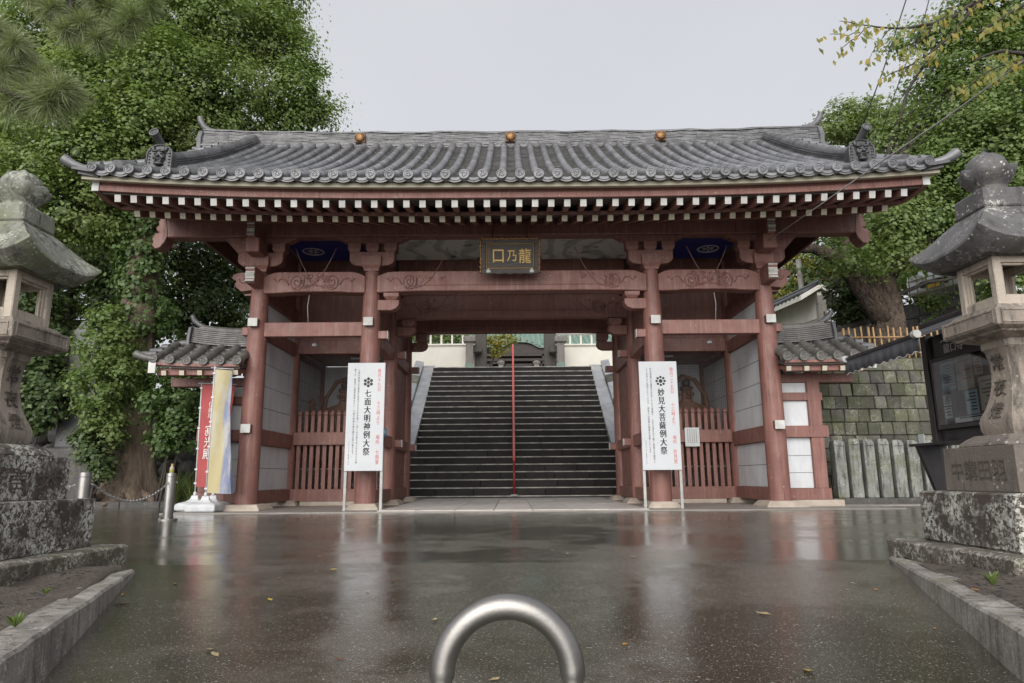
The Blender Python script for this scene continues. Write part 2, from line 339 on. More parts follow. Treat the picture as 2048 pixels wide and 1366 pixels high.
def text_mesh(name, body, size, mat, parent, origin, xdir, ydir, bold=0., line=1., depth=.0015, align='CENTER', fit=None):
    """flat lettering: origin = top centre of the block, xdir/ydir = its right and up in the scene"""
    cu = bpy.data.curves.new('lettering', 'FONT'); cu.body = body; cu.size = size; cu.align_x = align; cu.align_y = 'TOP'
    cu.space_line = line; cu.offset = bold; cu.extrude = depth; cu.resolution_u = 2
    to = bpy.data.objects.new('lettering', cu); COL.objects.link(to)
    dg = bpy.context.evaluated_depsgraph_get(); me = bpy.data.meshes.new_from_object(to.evaluated_get(dg)); bpy.data.objects.remove(to); bpy.data.curves.remove(cu)
    if fit and len(me.vertices):
        co = np.empty(len(me.vertices)*3, np.float32); me.vertices.foreach_get('co', co); co = co.reshape(-1, 3); lo, hi = co.min(0), co.max(0)
        sy = fit[1]/(hi[1]-lo[1]); sx_ = fit[0]/(hi[0]-lo[0]); co[:, 0] = (co[:, 0]-(lo[0]+hi[0])/2)*sx_; co[:, 1] = (co[:, 1]-hi[1])*sy; me.vertices.foreach_set('co', co.reshape(-1))
    x, y = Vector(xdir).normalized(), Vector(ydir).normalized(); z = x.cross(y); o_ = Vector(origin)-wloc(parent)
    me.transform(Matrix(((x.x, y.x, z.x, o_.x), (x.y, y.y, z.y, o_.y), (x.z, y.z, z.z, o_.z), (0, 0, 0, 1))))
    me.materials.clear(); me.materials.append(MAT[mat]); me.name = name
    return link(name, me, None, parent)
def quads(name, V, mat, parent, smooth=False):
    """V: (n,4,3) array of leaf quads -> one mesh"""
    n = len(V); me = bpy.data.meshes.new(name); w_ = wloc(parent)
    V = V-np.array([w_.x, w_.y, w_.z]); k = V.shape[1]
    me.vertices.add(n*k); me.vertices.foreach_set('co', V.reshape(-1).astype(np.float32))
    me.loops.add(n*k); me.loops.foreach_set('vertex_index', np.arange(n*k, dtype=np.int32))
    me.polygons.add(n); me.polygons.foreach_set('loop_start', np.arange(0, n*k, k, dtype=np.int32)); me.polygons.foreach_set('loop_total', np.full(n, k, dtype=np.int32))
    me.update(calc_edges=True); me.materials.append(MAT[mat]); return link(name, me, None, parent)
def unit(a): return a/np.maximum(np.linalg.norm(a, axis=-1, keepdims=True), 1e-9)
def leaf_quads(P, size, normal=None, var=.35, aspect=.7, droop=0.):
    """diamond leaves with random attitude at points P, leaning to face `normal` where given"""
    n = len(P); nrm = unit(rng.normal(size=(n, 3)))
    if normal is not None: nrm = unit(nrm*.36+normal)
    a = unit(np.cross(nrm, rng.normal(size=(n, 3)))); 
    if droop: a = unit(a+np.array([0, 0, -droop]))
    b = unit(np.cross(nrm, a)); s_ = size*(1+var*rng.uniform(-1, 1, (n, 1)))
    return np.stack([P-a*s_*.5, P+b*s_*.5*aspect+nrm*s_*.08, P+a*s_*.5, P-b*s_*.5*aspect+nrm*s_*.08], 1)
def blob_points(blobs, per, shell=.55, clump=.28, nclump=None, flat=1.):
    """leaf positions: clumps scattered over the outer shell of each ellipsoid blob (cx,cy,cz,rx,ry,rz)"""
    P, Nn = [], []
    for cx, cy, cz, rx, ry, rz in blobs:
        nc = max(6, int(nclump*rx*rz if nclump else 40*rx*rz)); d = unit(rng.normal(size=(nc, 3))); rad = shell+(1.08-shell)*rng.uniform(0, 1, (nc, 1))**.6
        cc = d*rad*np.array([rx, ry, rz]); k = rng.poisson(per, nc)+2
        i = np.repeat(np.arange(nc), k); sc_ = clump*(.6+.8*rng.uniform(0, 1, (nc, 1)))
        off = rng.normal(size=(len(i), 3))*np.array([1, 1, .62*flat])*sc_[i]*.5
        P.append(cc[i]+off+np.array([cx, cy, cz])); Nn.append(unit(d[i]*.5+unit(off+1e-6)*.5+np.array([0, 0, .55])))
    return np.concatenate(P), np.concatenate(Nn)
def pblobs(lst, squash=.85):
    """blobs given as (pixel x, pixel y, distance plane Y, radius in metres)"""
    out = []
    for px, py, Y, r in lst:
        c = at(px, py, Y); out.append((c.x, c.y, c.z, r, r, r*squash))
    return out
def limb(mb, pts, r0, r1, n=8, wob=0.):
    pts = [Vector(p) for p in pts]; P = []
    for i in range(len(pts)-1):
        for k in range(4):
            tt = k/4; p0 = pts[max(i-1, 0)]; p1 = pts[i]; p2 = pts[i+1]; p3 = pts[min(i+2, len(pts)-1)]
            P.append(.5*((2*p1)+(p2-p0)*tt+(2*p0-5*p1+4*p2-p3)*tt*tt+(3*p1-p0-3*p2+p3)*tt**3))
    P.append(pts[-1]); m_ = len(P)-1
    if wob: P = [P[0]]+[p+Vector(rng.normal(size=3)*wob) for p in P[1:]]
    mb.tube(P, [r0+(r1-r0)*(i/m_) for i in range(m_+1)], n)
# ------------------------------------------------------------------ ground, road, pavement, kerbs, beds
def road_z(y): return 0. if y > -7.3 else -.052*(-7.3-y)
mb = MB(); ys = [400, 60, 20, 6, 0, -3, -6.5, -7.3, -8, -9, -10, -11, -13, -20, -60]; xs = [-400, -60, -20, -9, -4, -1.5, 0, 1.5, 4, 9, 20, 60, 400]
mb.add([(x, y, road_z(y)) for y in ys for x in xs], [(i*len(xs)+j, i*len(xs)+j+1, (i+1)*len(xs)+j+1, (i+1)*len(xs)+j) for i in range(len(ys)-1) for j in range(len(xs)-1)])
structure(mb.build('road', 'wet_asphalt'))
# gate forecourt slab with a pale edge line
mb = MB(); mb.box(-5.4, 6.0, -.93, 6.2, -.1, .012); fc = structure(mb.build('forecourt_pavement', 'concrete'))
mb = MB(); mb.box(-5.4, 6.0, -.985, -.934, -.1, .016); mb.build('edge_strip', 'concrete', fc)
pv = MB(); pv.box(-2.1, 2.1, -.90, 5.6, .0, .018); pv = structure(pv.build('paved_path', 'concrete'))
for r_, (y0, y1) in enumerate(((-.9, 1.1), (1.1, 3.1), (3.1, 5.1))):
    for i in range(7):
        x0 = -2.1+i*.6; b_ = MB(); b_.box(x0+.006, x0+.594, y0+.006, y1-.006, .01, .03+random.uniform(-.002, .003)); b_.build('paving_slab', 'paving_stone', pv, bevel=.006)
# raised beds and their kerb stones
for sx, tip, near, far in ((1, gz(1773, 1117), Vector((1.60, -9.30, 0)), Vector((1.33, -10.1, 0))), (-1, gz(274, 1143), Vector((-1.49, -9.37, 0)), Vector((-1.27, -10.1, 0)))):
    b_ = MB(); P0 = (tip.x, tip.y); poly = [P0, (near.x, near.y), (far.x, far.y), (sx*1.2, -13), (sx*9, -13), (sx*9, tip.y+.05), (tip.x+sx*.3, tip.y+.05)]
    poly = [(x+sx*.1, y) for x, y in poly]
    g = 26; V, Fc = [], []          # gently uneven soil sheet
    for i in range(g+1):
        y = tip.y+.03+(-13-tip.y)*i/g
        for j in range(g+1):
            k = min(max((tip.y-y)/(tip.y-near.y), 0), 1.3); xin = tip.x+(near.x-tip.x)*k+sx*.1; x = xin+(sx*9-xin)*(j/g)**2
            edge = math.exp(-j*.9); z = .02+.02*k+(1-edge)*(.012*math.sin(x*7+y*5)+.012*math.sin(x*13-y*9)+.008*random.random())
            V.append((x, y, z+(.0 if y > -9.2 else -.03*(-9.2-y))))
    for i in range(g):
        for j in range(g): Fc.append((i*(g+1)+j, i*(g+1)+j+1, (i+1)*(g+1)+j+1, (i+1)*(g+1)+j))
    b_ = MB(); b_.add(V, Fc); bed = structure(b_.build('planting_bed', 'soil', smooth=True)); 
    for p_ in bed.data.polygons:
        if p_.normal.z < 0: p_.flip()
    kb = thing('kerb', None, None); structure(kb)
    pts = [tip, near, far, Vector((sx*1.2, -13, 0))]; tops = [.012, .045, .02, -.1]
    for i in range(3):
        a, c = pts[i], pts[i+1]; d = (c-a).normalized(); nrm = Vector((-d.y, d.x, 0))*(1 if sx > 0 else -1)
        if nrm.x*sx < 0: nrm = -nrm
        a2, c2 = a+d*.005, c-d*.005; b_ = MB(); seg = 8; rings = []
        for k in range(seg+1):
            q = a2.lerp(c2, k/seg); zt = tops[i]+(tops[i+1]-tops[i])*k/seg+(random.uniform(-.004, .004) if 0 < k < seg else 0); w_ = .03+.11*min(1, k/2) if i == 0 else .14
            zb = road_z(q.y)-.12
            rings.append([(q.x, q.y, zb), (q.x+nrm.x*.012, q.y+nrm.y*.012, zt-.01), (q.x+nrm.x*.022, q.y+nrm.y*.022, zt), (q.x+nrm.x*w_, q.y+nrm.y*w_, zt+.004), (q.x+nrm.x*w_, q.y+nrm.y*w_, zb)])
        b_.loft(rings); b_.build('kerb_stone', 'kerb_granite', kb)
# litter and weeds on the beds
for sx in (1, -1):
    n = 900; yy_ = rng.uniform(-9.6, -8.0, n); P = np.stack([sx*(2.34-.36*(-7.23-yy_)+.12+rng.uniform(0, 1., n)**1.5), yy_, np.zeros(n)+.06], 1)
    q = leaf_quads(P, .02, np.tile([0, 0, 2.5], (n, 1)), .8, .5)
    tag(quads('leaf_litter', q, 'bark_dark', None), 'dark leaf crumbs scattered on the %s soil bed' % ('right' if sx > 0 else 'left'), 'litter', kind='stuff')
def weed(p, n, h, label):
    A = []; p = np.array(p)
    for i in range(n):
        a = rng.uniform(0, 6.28); d = np.array([math.cos(a), math.sin(a), 0])*rng.uniform(.2, .9); e = p+(d+np.array([0, 0, rng.uniform(.5, 1.2)]))*h; w_ = np.cross(d, [0, 0, 1])*.12*h*2
        m_ = (p+e)/2+np.array([0, 0, .2*h]); A.append([p, m_+w_, e, m_-w_])
    tag(quads('weed', np.array(A), 'leaf_shrub', None), label, 'weed')
weed(gz(1985, 1172, .07), 26, .05, 'small green weed at the foot of the right lantern step')
weed(gz(30, 1255, .05), 20, .04, 'small green weed near the left kerb joint')
weed(gz(90, 1190, .06), 16, .03, 'low green weed along the left lantern step')

# ------------------------------------------------------------------ stone lanterns
def make_lantern(label, X, Y, s, face, stone, roofm, finm, carve, plinth, fin_h):
    T = thing('stone_lantern', label, 'stone lantern', (X, Y, 0), 'pair of stone lanterns')
    c = (X, Y, 0)
    b_ = MB(); b_.square([(.575, -.03), (.58, .1*s), (.572, .115*s)], c); b_.build('foundation_step', 'step_lichen', T, bevel=.012)
    b_ = MB(); b_.square([(.425, .115*s), (.425, .405*s), (.418, .415*s)], c); b_.build('base_block', plinth, T, bevel=.012)
    b_ = MB(); b_.square([(.308, .415*s), (.312, .42*s), (.306, .67*s)], c); blk = b_.build('inscribed_block', stone, T, bevel=.014, seg=2)
    b_ = MB(); b_.square([(.275, .668*s), (.272, .685*s), (.24, .715*s), (.20, .738*s)], c, .25); b_.build('rounded_collar', stone, T, bevel=.008)
    sh = [(.158, .738), (.168, .77), (.171, .815), (.163, .845), (.138, .90), (.118, .96), (.104, 1.03), (.098, 1.1), (.102, 1.18), (.112, 1.235), (.124, 1.25), (.124, 1.29)]
    b_ = MB(); b_.square([(a, z*s) for a, z in sh], c, .2); shf = b_.build('shaft', 'lantern_smooth', T, smooth=True, ang=35)
    b_ = MB(); b_.square([(.125, 1.29*s), (.205, 1.318*s), (.205, 1.326*s), (.25, 1.345*s), (.252, 1.44*s), (.215, 1.452*s), (.2, 1.475*s)], c); pl = b_.build('platform', 'lantern_smooth', T, bevel=.006)
    for q in range(4):                                   # sunk panels on the platform sides
        M_ = Matrix.Rotation(q*math.pi/2, 3, 'Z'); b_ = MB()
        for u0, u1, z0, z1 in ((-.225, .225, 1.425, 1.433), (-.225, .225, 1.355, 1.363), (-.225, -.217, 1.363, 1.425), (.217, .225, 1.363, 1.425)):
            k = MB(); k.box(u0, u1, -.2565, -.2475, z0*s, z1*s); b_.add([Vector(c)+M_ @ Vector(v) for v in k.v], k.f)
        b_.build('panel_rim', 'lantern_smooth', pl)
    a, w_ = .166, .05; z0, z1 = 1.475*s, 1.775*s
    fb = MB(); fb.box(X-a+.004, X+a-.004, Y-a+.004, Y+a-.004, z0-.004, z0+.012); FB = fb.build('firebox', 'lantern_firebox', T, bevel=.004)
    for sx in (-1, 1):
        for sy in (-1, 1): fb = MB(); fb.box(X+sx*a-(w_ if sx > 0 else 0), X+sx*a+(w_ if sx < 0 else 0), Y+sy*a-(w_ if sy > 0 else 0), Y+sy*a+(w_ if sy < 0 else 0), z0, z1); fb.build('firebox_post', 'lantern_firebox', FB, bevel=.005)
    for q in range(4):
        M_ = Matrix.Rotation(q*math.pi/2, 3, 'Z'); b_ = MB()
        for u0, u1, d0, d1, zz0, zz1 in ((-.118, .118, -.163, -.118, z0+.001, z0+.055), (-.118, .118, -.163, -.118, z1-.042, z1-.001), (-.117, -.104, -.150, -.12, z0+.055, z1-.042), (.104, .117, -.150, -.12, z0+.055, z1-.042),
                                         (-.104, .104, -.148, -.125, z0+.055, z0+.068), (-.104, .104, -.148, -.125, z1-.055, z1-.042), (-.104, -.092, -.138, -.125, z0+.068, z1-.055), (.092, .104, -.138, -.125, z0+.068, z1-.055)):
            k = MB(); k.box(u0, u1, d0, d1, zz0, zz1); b_.add([Vector(c)+M_ @ Vector(v) for v in k.v], k.f)
        b_.build('window_frame', 'lantern_firebox', FB, bevel=.003)
    # roof stone with upturned corners
    rings = []; n = 10
    def ring(a, z, lift):
        o_ = []
        for q in range(4):
            M_ = Matrix.Rotation(q*math.pi/2, 3, 'Z')
            for i in range(n):
                u = -1+2*i/n; v = M_ @ Vector((u*a, -a, 0)); o_.append((X+v.x, Y+v.y, z*s+lift*abs(u)**3))
        return o_
    for a, z, lf in ((.165, 1.775, 0), (.225, 1.792, .0), (.24, 1.765, .01), (.318, 1.79, .07), (.345, 1.822, .085), (.342, 1.838, .085), (.318, 1.862, .072), (.276, 1.908, .052), (.234, 1.962, .036), (.193, 2.018, .022), (.156, 2.066, .01), (.13, 2.095, 0)):
        rings.append(ring(a, z, lf))
    b_ = MB(); b_.loft(rings); b_.build('roof_stone', roofm, T, smooth=True, ang=38)
    b_ = MB(); b_.square([(.128, 2.093*s), (.142, 2.10*s), (.138, 2.10*s+.112*fin_h), (.13, 2.10*s+.117*fin_h)], c); b_.build('neck_block', finm, T, bevel=.006)
    zf = 2.10*s+.117*fin_h; b_ = MB(); rings = []; n = 40
    for r_, z, pet in ((.085, 0, 0), (.098, .012, 0), (.088, .03, 0), (.09, .045, 0), (.114, .06, .1), (.142, .095, .16), (.155, .135, .16), (.148, .145, .16), (.112, .105, 0)):
        rings.append([(X+r_*(1+.35*pet*math.cos(8*2*math.pi*k/n))*math.cos(2*math.pi*k/n), Y+r_*(1+.35*pet*math.cos(8*2*math.pi*k/n))*math.sin(2*math.pi*k/n), zf+z*fin_h+(pet*.13*abs(math.cos(4*2*math.pi*k/n)) if pet else 0)) for k in range(n)])
    b_.loft(rings); b_.build('lotus_finial', finm, T, smooth=True, ang=60)
    b_ = MB(); b_.lathe([(.06, .09*fin_h), (.104, .115*fin_h), (.117, .155*fin_h), (.114, .192*fin_h), (.098, .228*fin_h), (.068, .255*fin_h), (.033, .27*fin_h), (.012, .288*fin_h), (.002, .297*fin_h)], 24, (X, Y, zf)); b_.build('jewel', finm, T, smooth=True, ang=80)
    # carving
    xd = (0, -face, 0) if face < 0 else (0, 1, 0); xd = (0, -1, 0) if face < 0 else (0, 1, 0)
    for ch, zc in zip('常夜燈', (1.215, 1.065, .925)):
        a_ = np.interp(zc-.04, [z for _, z in sh], [q for q, _ in sh]); a1 = np.interp(zc-.1, [z for _, z in sh], [q for q, _ in sh]); a0 = np.interp(zc, [z for _, z in sh], [q for q, _ in sh])
        up_ = Vector((face*(a0-a1), 0, .1*s)); text_mesh('carved_letter', ch, .115 if ch != '燈' else .125, 'carving', shf, (X+face*(a0+.003), Y, zc*s), xd, up_, 0., 1., .004, fit=(.1, .1))
    text_mesh('carved_letter', carve, .135, 'carving', blk, (X+face*.311, Y, .60*s), xd, (0, 0, 1), 0., 1., .003, fit=(.46, .12))
    return T
make_lantern('right stone lantern, brown grey with pale lichen on its plinth', 2.985, -7.70, 1., -1, 'lantern_stone', 'lantern_roof', 'lantern_roof', '中講田羽', 'plinth_lichen', 1.0)
make_lantern('left stone lantern, mossy green on its roof, neck and finial', -3.06, -7.70, .978, 1, 'plinth_lichen', 'lantern_mossy', 'lantern_mossy', '言 大', 'plinth_lichen', .93)

# ------------------------------------------------------------------ steel barrier arch, bollards, chain, bottle
T = thing('barrier_arch', 'brushed steel arch barrier in the road, nearest to the viewer', 'barrier', (-.017, -9.95, road_z(-9.95)))
pts = [(-.017-.156, -9.95, road_z(-9.95)-.05), (-.017-.156, -9.95, -.02)]+[(-.017-.156*math.cos(a), -9.95, .052+.156*math.sin(a)) for a in np.linspace(0, math.pi, 33)]+[(-.017+.156, -9.95, -.02), (-.017+.156, -9.95, road_z(-9.95)-.05)]
b_ = MB(); b_.tube(pts, .0305, 24); b_.build('bent_tube', 'steel', T, smooth='all')
for sx in (-1, 1):
    b_ = MB(); b_.lathe([(.0325, 0), (.06, .001), (.058, .008), (.034, .012)], 20, (-.017+sx*.156, -9.95, road_z(-9.95)+.001)); b_.build('base_collar', 'steel', T, smooth=True)
b_ = MB(); b_.box(-.017-.156-.02, -.017-.156+.012, -9.983, -9.979, .028, .036); b_.build('label_sticker', 'white_ink', T)
def bollard(p, h, label):
    T = thing('bollard', label, 'bollard', p, 'steel bollards joined by a chain'); c = Vector(p)
    b_ = MB(); b_.lathe([(.062, 0), (.062, h-.01), (.06, h-.002), (.02, h)], 24, c); b_.build('post', 'steel', T, smooth=True)
    b_ = MB(); b_.lathe([(.064, h-.05), (.066, h-.048), (.066, h-.043), (.064, h-.041)], 24, c); b_.build('top_ring', 'steel', T, smooth=True)
    b_ = MB(); b_.lathe([(.064, 0), (.12, .001), (.118, .012), (.066, .014)], 24, c); b_.build('base_flange', 'steel', T, smooth=True)
    for k in range(4):
        a = k*math.pi/2+.6; b_ = MB(); b_.lathe([(.012, .0), (.012, .014), (.004, .016)], 6, c+Vector((.095*math.cos(a), .095*math.sin(a), .011))); b_.build('bolt', 'steel', T)
    b_ = MB(); b_.tube([c+Vector((.06, 0, h-.12)), c+Vector((.085, 0, h-.12)), c+Vector((.09, 0, h-.135))], .006, 6); b_.build('chain_eye', 'steel', T)
    return T
BL = [Vector((-4.49, -4.4, 0)), gz(335, 1040)]
bollard(BL[0], .60, 'steel bollard half hidden by the left lantern plinth'); bollard(BL[1], .605, 'steel bollard in the open with a bottle on top')
def chain(a, c, sag, label):
    T = MB(); n = 46
    for k in range(n):
        t0, t1 = k/n, (k+1)/n; p0 = a.lerp(c, t0)-Vector((0, 0, sag*4*t0*(1-t0))); p1 = a.lerp(c, t1)-Vector((0, 0, sag*4*t1*(1-t1)))
        d = (p1-p0); e = d.normalized(); sd_ = Vector((0, 0, 1)) if k % 2 else e.cross(Vector((0, 0, 1))).normalized(); m_ = (p0+p1)/2; Lk = d.length*.72
        pts = [m_+e*Lk*math.cos(q)+sd_*.014*math.sin(q) for q in np.linspace(0, 2*math.pi, 9)]; T.tube(pts, .0048, 5)
    tag(T.build('chain', 'chain_steel', None, smooth=True), label, 'chain')
chain(BL[0]+Vector((.09, .02, .47)), BL[1]+Vector((0, -.064, .48)), .2, 'steel link chain sagging between the two bollards')
chain(BL[0]+Vector((-.07, -.05, .47)), Vector((-5.6, -6.2, .47)), .15, 'steel link chain running off left behind the lantern')
bollard(Vector((-5.66, -6.25, 0)), .6, 'steel bollard hidden behind the left lantern')
T = thing('drink_bottle', 'small amber drink bottle standing on the bollard', 'bottle', BL[1]+Vector((0, 0, .605)))
b_ = MB(); b_.lathe([(.026, 0), (.028, .004), (.028, .062), (.024, .076), (.013, .092), (.013, .1)], 14, BL[1]+Vector((0, 0, .606))); b_.build('glass_body', 'plinth_stone', T, smooth=True)
b_ = MB(); b_.lathe([(.0285, .012), (.029, .014), (.029, .045), (.0285, .047)], 14, BL[1]+Vector((0, 0, .606))); b_.build('paper_label', 'fallen', T, smooth=True)
b_ = MB(); b_.lathe([(.015, .1), (.0155, .102), (.0155, .118), (.012, .121)], 12, BL[1]+Vector((0, 0, .606))); b_.build('cap', 'gold_paint', T, smooth=True)
# ------------------------------------------------------------------ the temple gate
G = thing('temple_gate', 'large red wooden temple gate with grey tiled roof in the centre', 'temple gate')
XO, XI = 4.46, 2.475; ROWS = (0., 2., 4.)
def lift(x): return .17*(min(abs(x), 6.9)/6.3)**3
def part(mb, name, mat, parent=None, **kw): return mb.build(name, mat, parent or G, **kw)
def bx(name, mat, x0, x1, y0, y1, z0, z1, parent=None, bevel=.008):
    b_ = MB(); b_.box(min(x0, x1), max(x0, x1), min(y0, y1), max(y0, y1), z0, z1); return part(b_, name, mat, parent, bevel=bevel)
# columns on stone plinths
for ri, Y in enumerate(ROWS):
    for X in (-XO, -XI, XI, XO):
        h_ = (.35 if abs(X) > 3 else .28) if ri == 0 else .3
        b_ = MB(); b_.square([(h_, -.02), (h_-.005, .03), (h_-.07, .105), (h_-.075, .11)], (X, Y, 0)); pl = part(b_, 'plinth', 'plinth_stone', bevel=.01)
        b_ = MB(); r0 = .178 if ri == 0 else .15
        if ri == 0: prof = [(r0, .108), (r0, 1.2), (r0*.97, 2.4), (r0*.9, 3.3), (r0*.78, 3.95), (r0*.72, 4.12)]
        else: prof = [(r0, .108), (r0*.95, 2.5), (r0*.85, 4.6)]
        b_.lathe(prof, 28, (X, Y, 0)); part(b_, 'column', 'red_paint', smooth=True)
# long sills between plinths
for y0, y1, z in ((-.16, .16, .07),):
    for sx in (-1, 1): bx('ground_stone', 'plinth_stone', sx*2.75, sx*4.12, 1.8, 2.25, -.02, .085)
def rainbow_beam(x0, x1, Y, z0, z1, dep, carve=True):
    """curved-shoulder tie beam with carved spirals near both ends"""
    w_ = x1-x0; h_ = z1-z0; poly = []
    for k in range(13):
        u = k/12; e = min(u, 1-u)*w_
        poly.append((x0+u*w_, z0+h_*.06*(0 if e < .25 else min(1, (e-.25)/.25))))
    for k in range(25):
        u = 1-k/24; e = min(u, 1-u)*w_
        poly.append((x0+u*w_, z1-h_*.22*max(0, 1-e/.28)**2))
    b_ = MB(); b_.prism(poly, 'y', Y-dep/2, Y+dep/2); o = part(b_, 'rainbow_beam', 'red_paint', bevel=.012)
    b_ = MB(); b_.tube([(x0+.5, Y-dep/2-.002, z0+h_*.2), (x0+.7, Y-dep/2-.002, z0+h_*.33), (x1-.7, Y-dep/2-.002, z0+h_*.33), (x1-.5, Y-dep/2-.002, z0+h_*.2)], .008, 5); part(b_, 'carved_line', 'red_paint', o, smooth='all')
    if carve:
        for sx, xe in ((1, x0), (-1, x1)):
            b_ = MB(); cx, cz = xe+sx*.58, z0+h_*.52; y_ = Y-dep/2-.004
            b_.tube([(cx+sx*(.035+.022*a)*.42*math.cos(a), y_, cz+(.035+.022*a)*.5*math.sin(a)) for a in np.linspace(0, 13, 44)], .012, 5)
            b_.tube([(cx-sx*.13, y_, cz-.06), (cx-sx*.2, y_, cz+.05), (cx-sx*.29, y_, cz+.06), (cx-sx*.33, y_, cz+.0), (cx-sx*.40, y_, cz+.06)], .012, 5)
            for q in range(16):
                u, v = random.uniform(.02, .62), random.uniform(-.1, .13); r_ = random.uniform(.015, .035)
                if v < -.02 and u > .3: continue
                b_.tube([(cx+sx*(u+r_*math.cos(a)), y_, cz+v+r_*math.sin(a)) for a in np.linspace(.3, 4.6, 8)], .006, 4)
            b_.tube([(cx+sx*(.12+.05*k), y_, cz-.11+.012*k*k*.5) for k in range(0, 12)], .008, 4)
            part(b_, 'spiral_carving', 'red_paint', o, smooth='all')
    return o
rainbow_beam(-XI+.1, XI-.1, 0, 3.715, 4.10, .26)
for sx in (-1, 1): rainbow_beam(min(sx*(XI+.1), sx*(XO-.1)), max(sx*(XI+.1), sx*(XO-.1)), 0, 3.715, 4.10, .26)
rainbow_beam(-XI+.1, XI-.1, 2, 3.70, 4.2, .26); rainbow_beam(-XI+.1, XI-.1, 4, 3.82, 4.28, .26, False)
# tie beams (nuki), their wedged ends painted white
for sx in (-1, 1):
    bx('tie_beam', 'red_paint', sx*(XI+.12), sx*(XO-.12), -.075, .075, 2.95, 3.2)
    for ri, Y in enumerate(ROWS):
        zt = (2.90, 3.04); e = bx('tie_beam_end', 'red_paint', sx*(XI-.13), sx*(XI-.30), Y-.07, Y+.07, *zt)
        bx('white_end', 'white_paint', sx*(XI-.3), sx*(XI-.312), Y-.072, Y+.072, zt[0]-.002, zt[1]+.002, e, .003)
        if ri:
            e = bx('tie_beam_end', 'red_paint', sx*(XI-.13), sx*(XI-.27), Y-.07, Y+.07, 1.12, 1.26)
            bx('white_end', 'white_paint', sx*(XI-.27), sx*(XI-.282), Y-.072, Y+.072, 1.118, 1.262, e, .003)
    for X in (XI, XO):
        for zc in ((3.17, 1.35) if X == XO else (3.17,)):
            e = bx('tenon', 'red_paint', sx*X-.08, sx*X+.08, -.25, -.1, zc-.07, zc+.07); bx('white_end', 'white_paint', sx*X-.083, sx*X+.083, -.264, -.25, zc-.073, zc+.073, e, .004)
    e = bx('tie_beam_end', 'red_paint', sx*(XO+.13), sx*(XO+.25), -.07, .07, 2.98, 3.12)
    # side walls: framing and plaster panels
    for y0, y1 in ((.15, 1.88), (2.12, 3.88)):
        bx('sill', 'red_paint', sx*XO-.11, sx*XO+.11, y0-.02, y1+.02, .1, .32); bx('side_beam', 'red_paint', sx*XO-.11, sx*XO+.11, y0-.02, y1+.02, 1.1, 1.37)
        bx('side_beam', 'red_paint', sx*XO-.1, sx*XO+.1, y0-.02, y1+.02, 2.95, 3.2); bx('side_beam', 'red_paint', sx*XO-.1, sx*XO+.1, y0-.02, y1+.02, 3.62, 3.9)
        zz = (.32, .705, 1.1, None, 1.37, 1.755, 2.14, 2.54, 2.95, None, 3.2, 3.62)
        for a, c in zip(zz[:-1], zz[1:]):
            if a is not None and c is not None: bx('plaster_panel', 'white_plaster', sx*XO-.05, sx*XO+.05, y0, y1, a+.004, c-.004, bevel=.004)
        bx('panel_batten', 'dark_wood', sx*XO-.044, sx*XO+.044, y0+.01, y1-.01, .3, 3.6, bevel=0)
        bx('upper_boards', 'red_paint', sx*XO-.04, sx*XO+.04, y0, y1, 3.9, 5.0)
        # passage side: boarded wall
        bx('sill', 'red_paint', sx*XI-.1, sx*XI+.1, y0-.02, y1+.02, .1, .32); bx('side_beam', 'red_paint', sx*XI-.1, sx*XI+.1, y0-.02, y1+.02, 1.1, 1.32); bx('side_beam', 'red_paint', sx*XI-.1, sx*XI+.1, y0-.02, y1+.02, 2.86, 3.1)
        for k in range(6 if y0 > 1 else 0):
            w_ = (y1-y0)/6; bx('wall_board', 'red_paint', sx*XI-.03, sx*XI+.03, y0+k*w_+.004, y0+(k+1)*w_-.004, .3, 2.87)
        bx('upper_boards', 'red_paint', sx*XI-.03, sx*XI+.03, y0, y1, 3.1, 5.0)
    # statue bay: lintel, boards over it, back wall, picket rails
    a, c = sx*(XI+.13), sx*(XO-.13)
    bx('lintel', 'red_paint', a, c, 1.9, 2.1, 3.0, 3.28); bx('upper_boards', 'red_paint', a, c, 1.96, 2.04, 3.28, 5.0)
    bx('bottom_rail', 'red_paint', a, c, 1.88, 2.1, .085, .32); bx('middle_rail', 'red_paint', a, c, 1.87, 2.09, 1.17, 1.42)
    bx('bay_ceiling', 'red_paint', a, c, 2.1, 3.9, 3.06, 3.1)
    bx('bay_floor', 'concrete', a, c, 2.1, 3.9, .0, .3)
    for z0, z1 in ((.32, .9), (.9, 1.5), (1.5, 2.1), (2.1, 3.06)): bx('plaster_panel', 'white_plaster', a, c, 3.93, 4.0, z0+.004, z1-.004, bevel=.004)
    bx('back_post', 'red_paint', sx*(XI+1.02)-.07, sx*(XI+1.02)+.07, 3.86, 3.94, .3, 3.06) if False else None
    bx('fluorescent_lamp', 'white_plastic', sx*3.05-.32, sx*3.05+.32, 2.35, 2.39, 2.96, 3.0)
    bx('white_base_strip', 'white_plaster', a, c, 2.14, 2.16, .7, .715, bevel=0)
    b_ = MB(); prof = [(.036, .30), (.036, 1.42), (.03, 1.75), (.022, 1.765), (.04, 1.775), (.042, 1.80), (.026, 1.835), (.004, 1.87)]
    b_.square(prof); pm = b_.mesh('picket'); pm.materials.append(MAT['red_paint'])
    for k in range(14): link('picket', pm, None, G, (sx*(XI+.22+.1285*k), 1.98 if True else 0, 0))
    b_ = MB()                                            # wire mesh across the bay
    for k in range(50): x = a+(c-a)*k/49; b_.box(x-.0016, x+.0016, 2.06, 2.063, 1.42, 3.0)
    for k in range(44): z = 1.42+1.58*k/43; b_.box(min(a, c), max(a, c), 2.0625, 2.0655, z-.0016, z+.0016)
    structure(part(b_, 'wire_mesh', 'mesh_wire', fix=False), 'stuff')
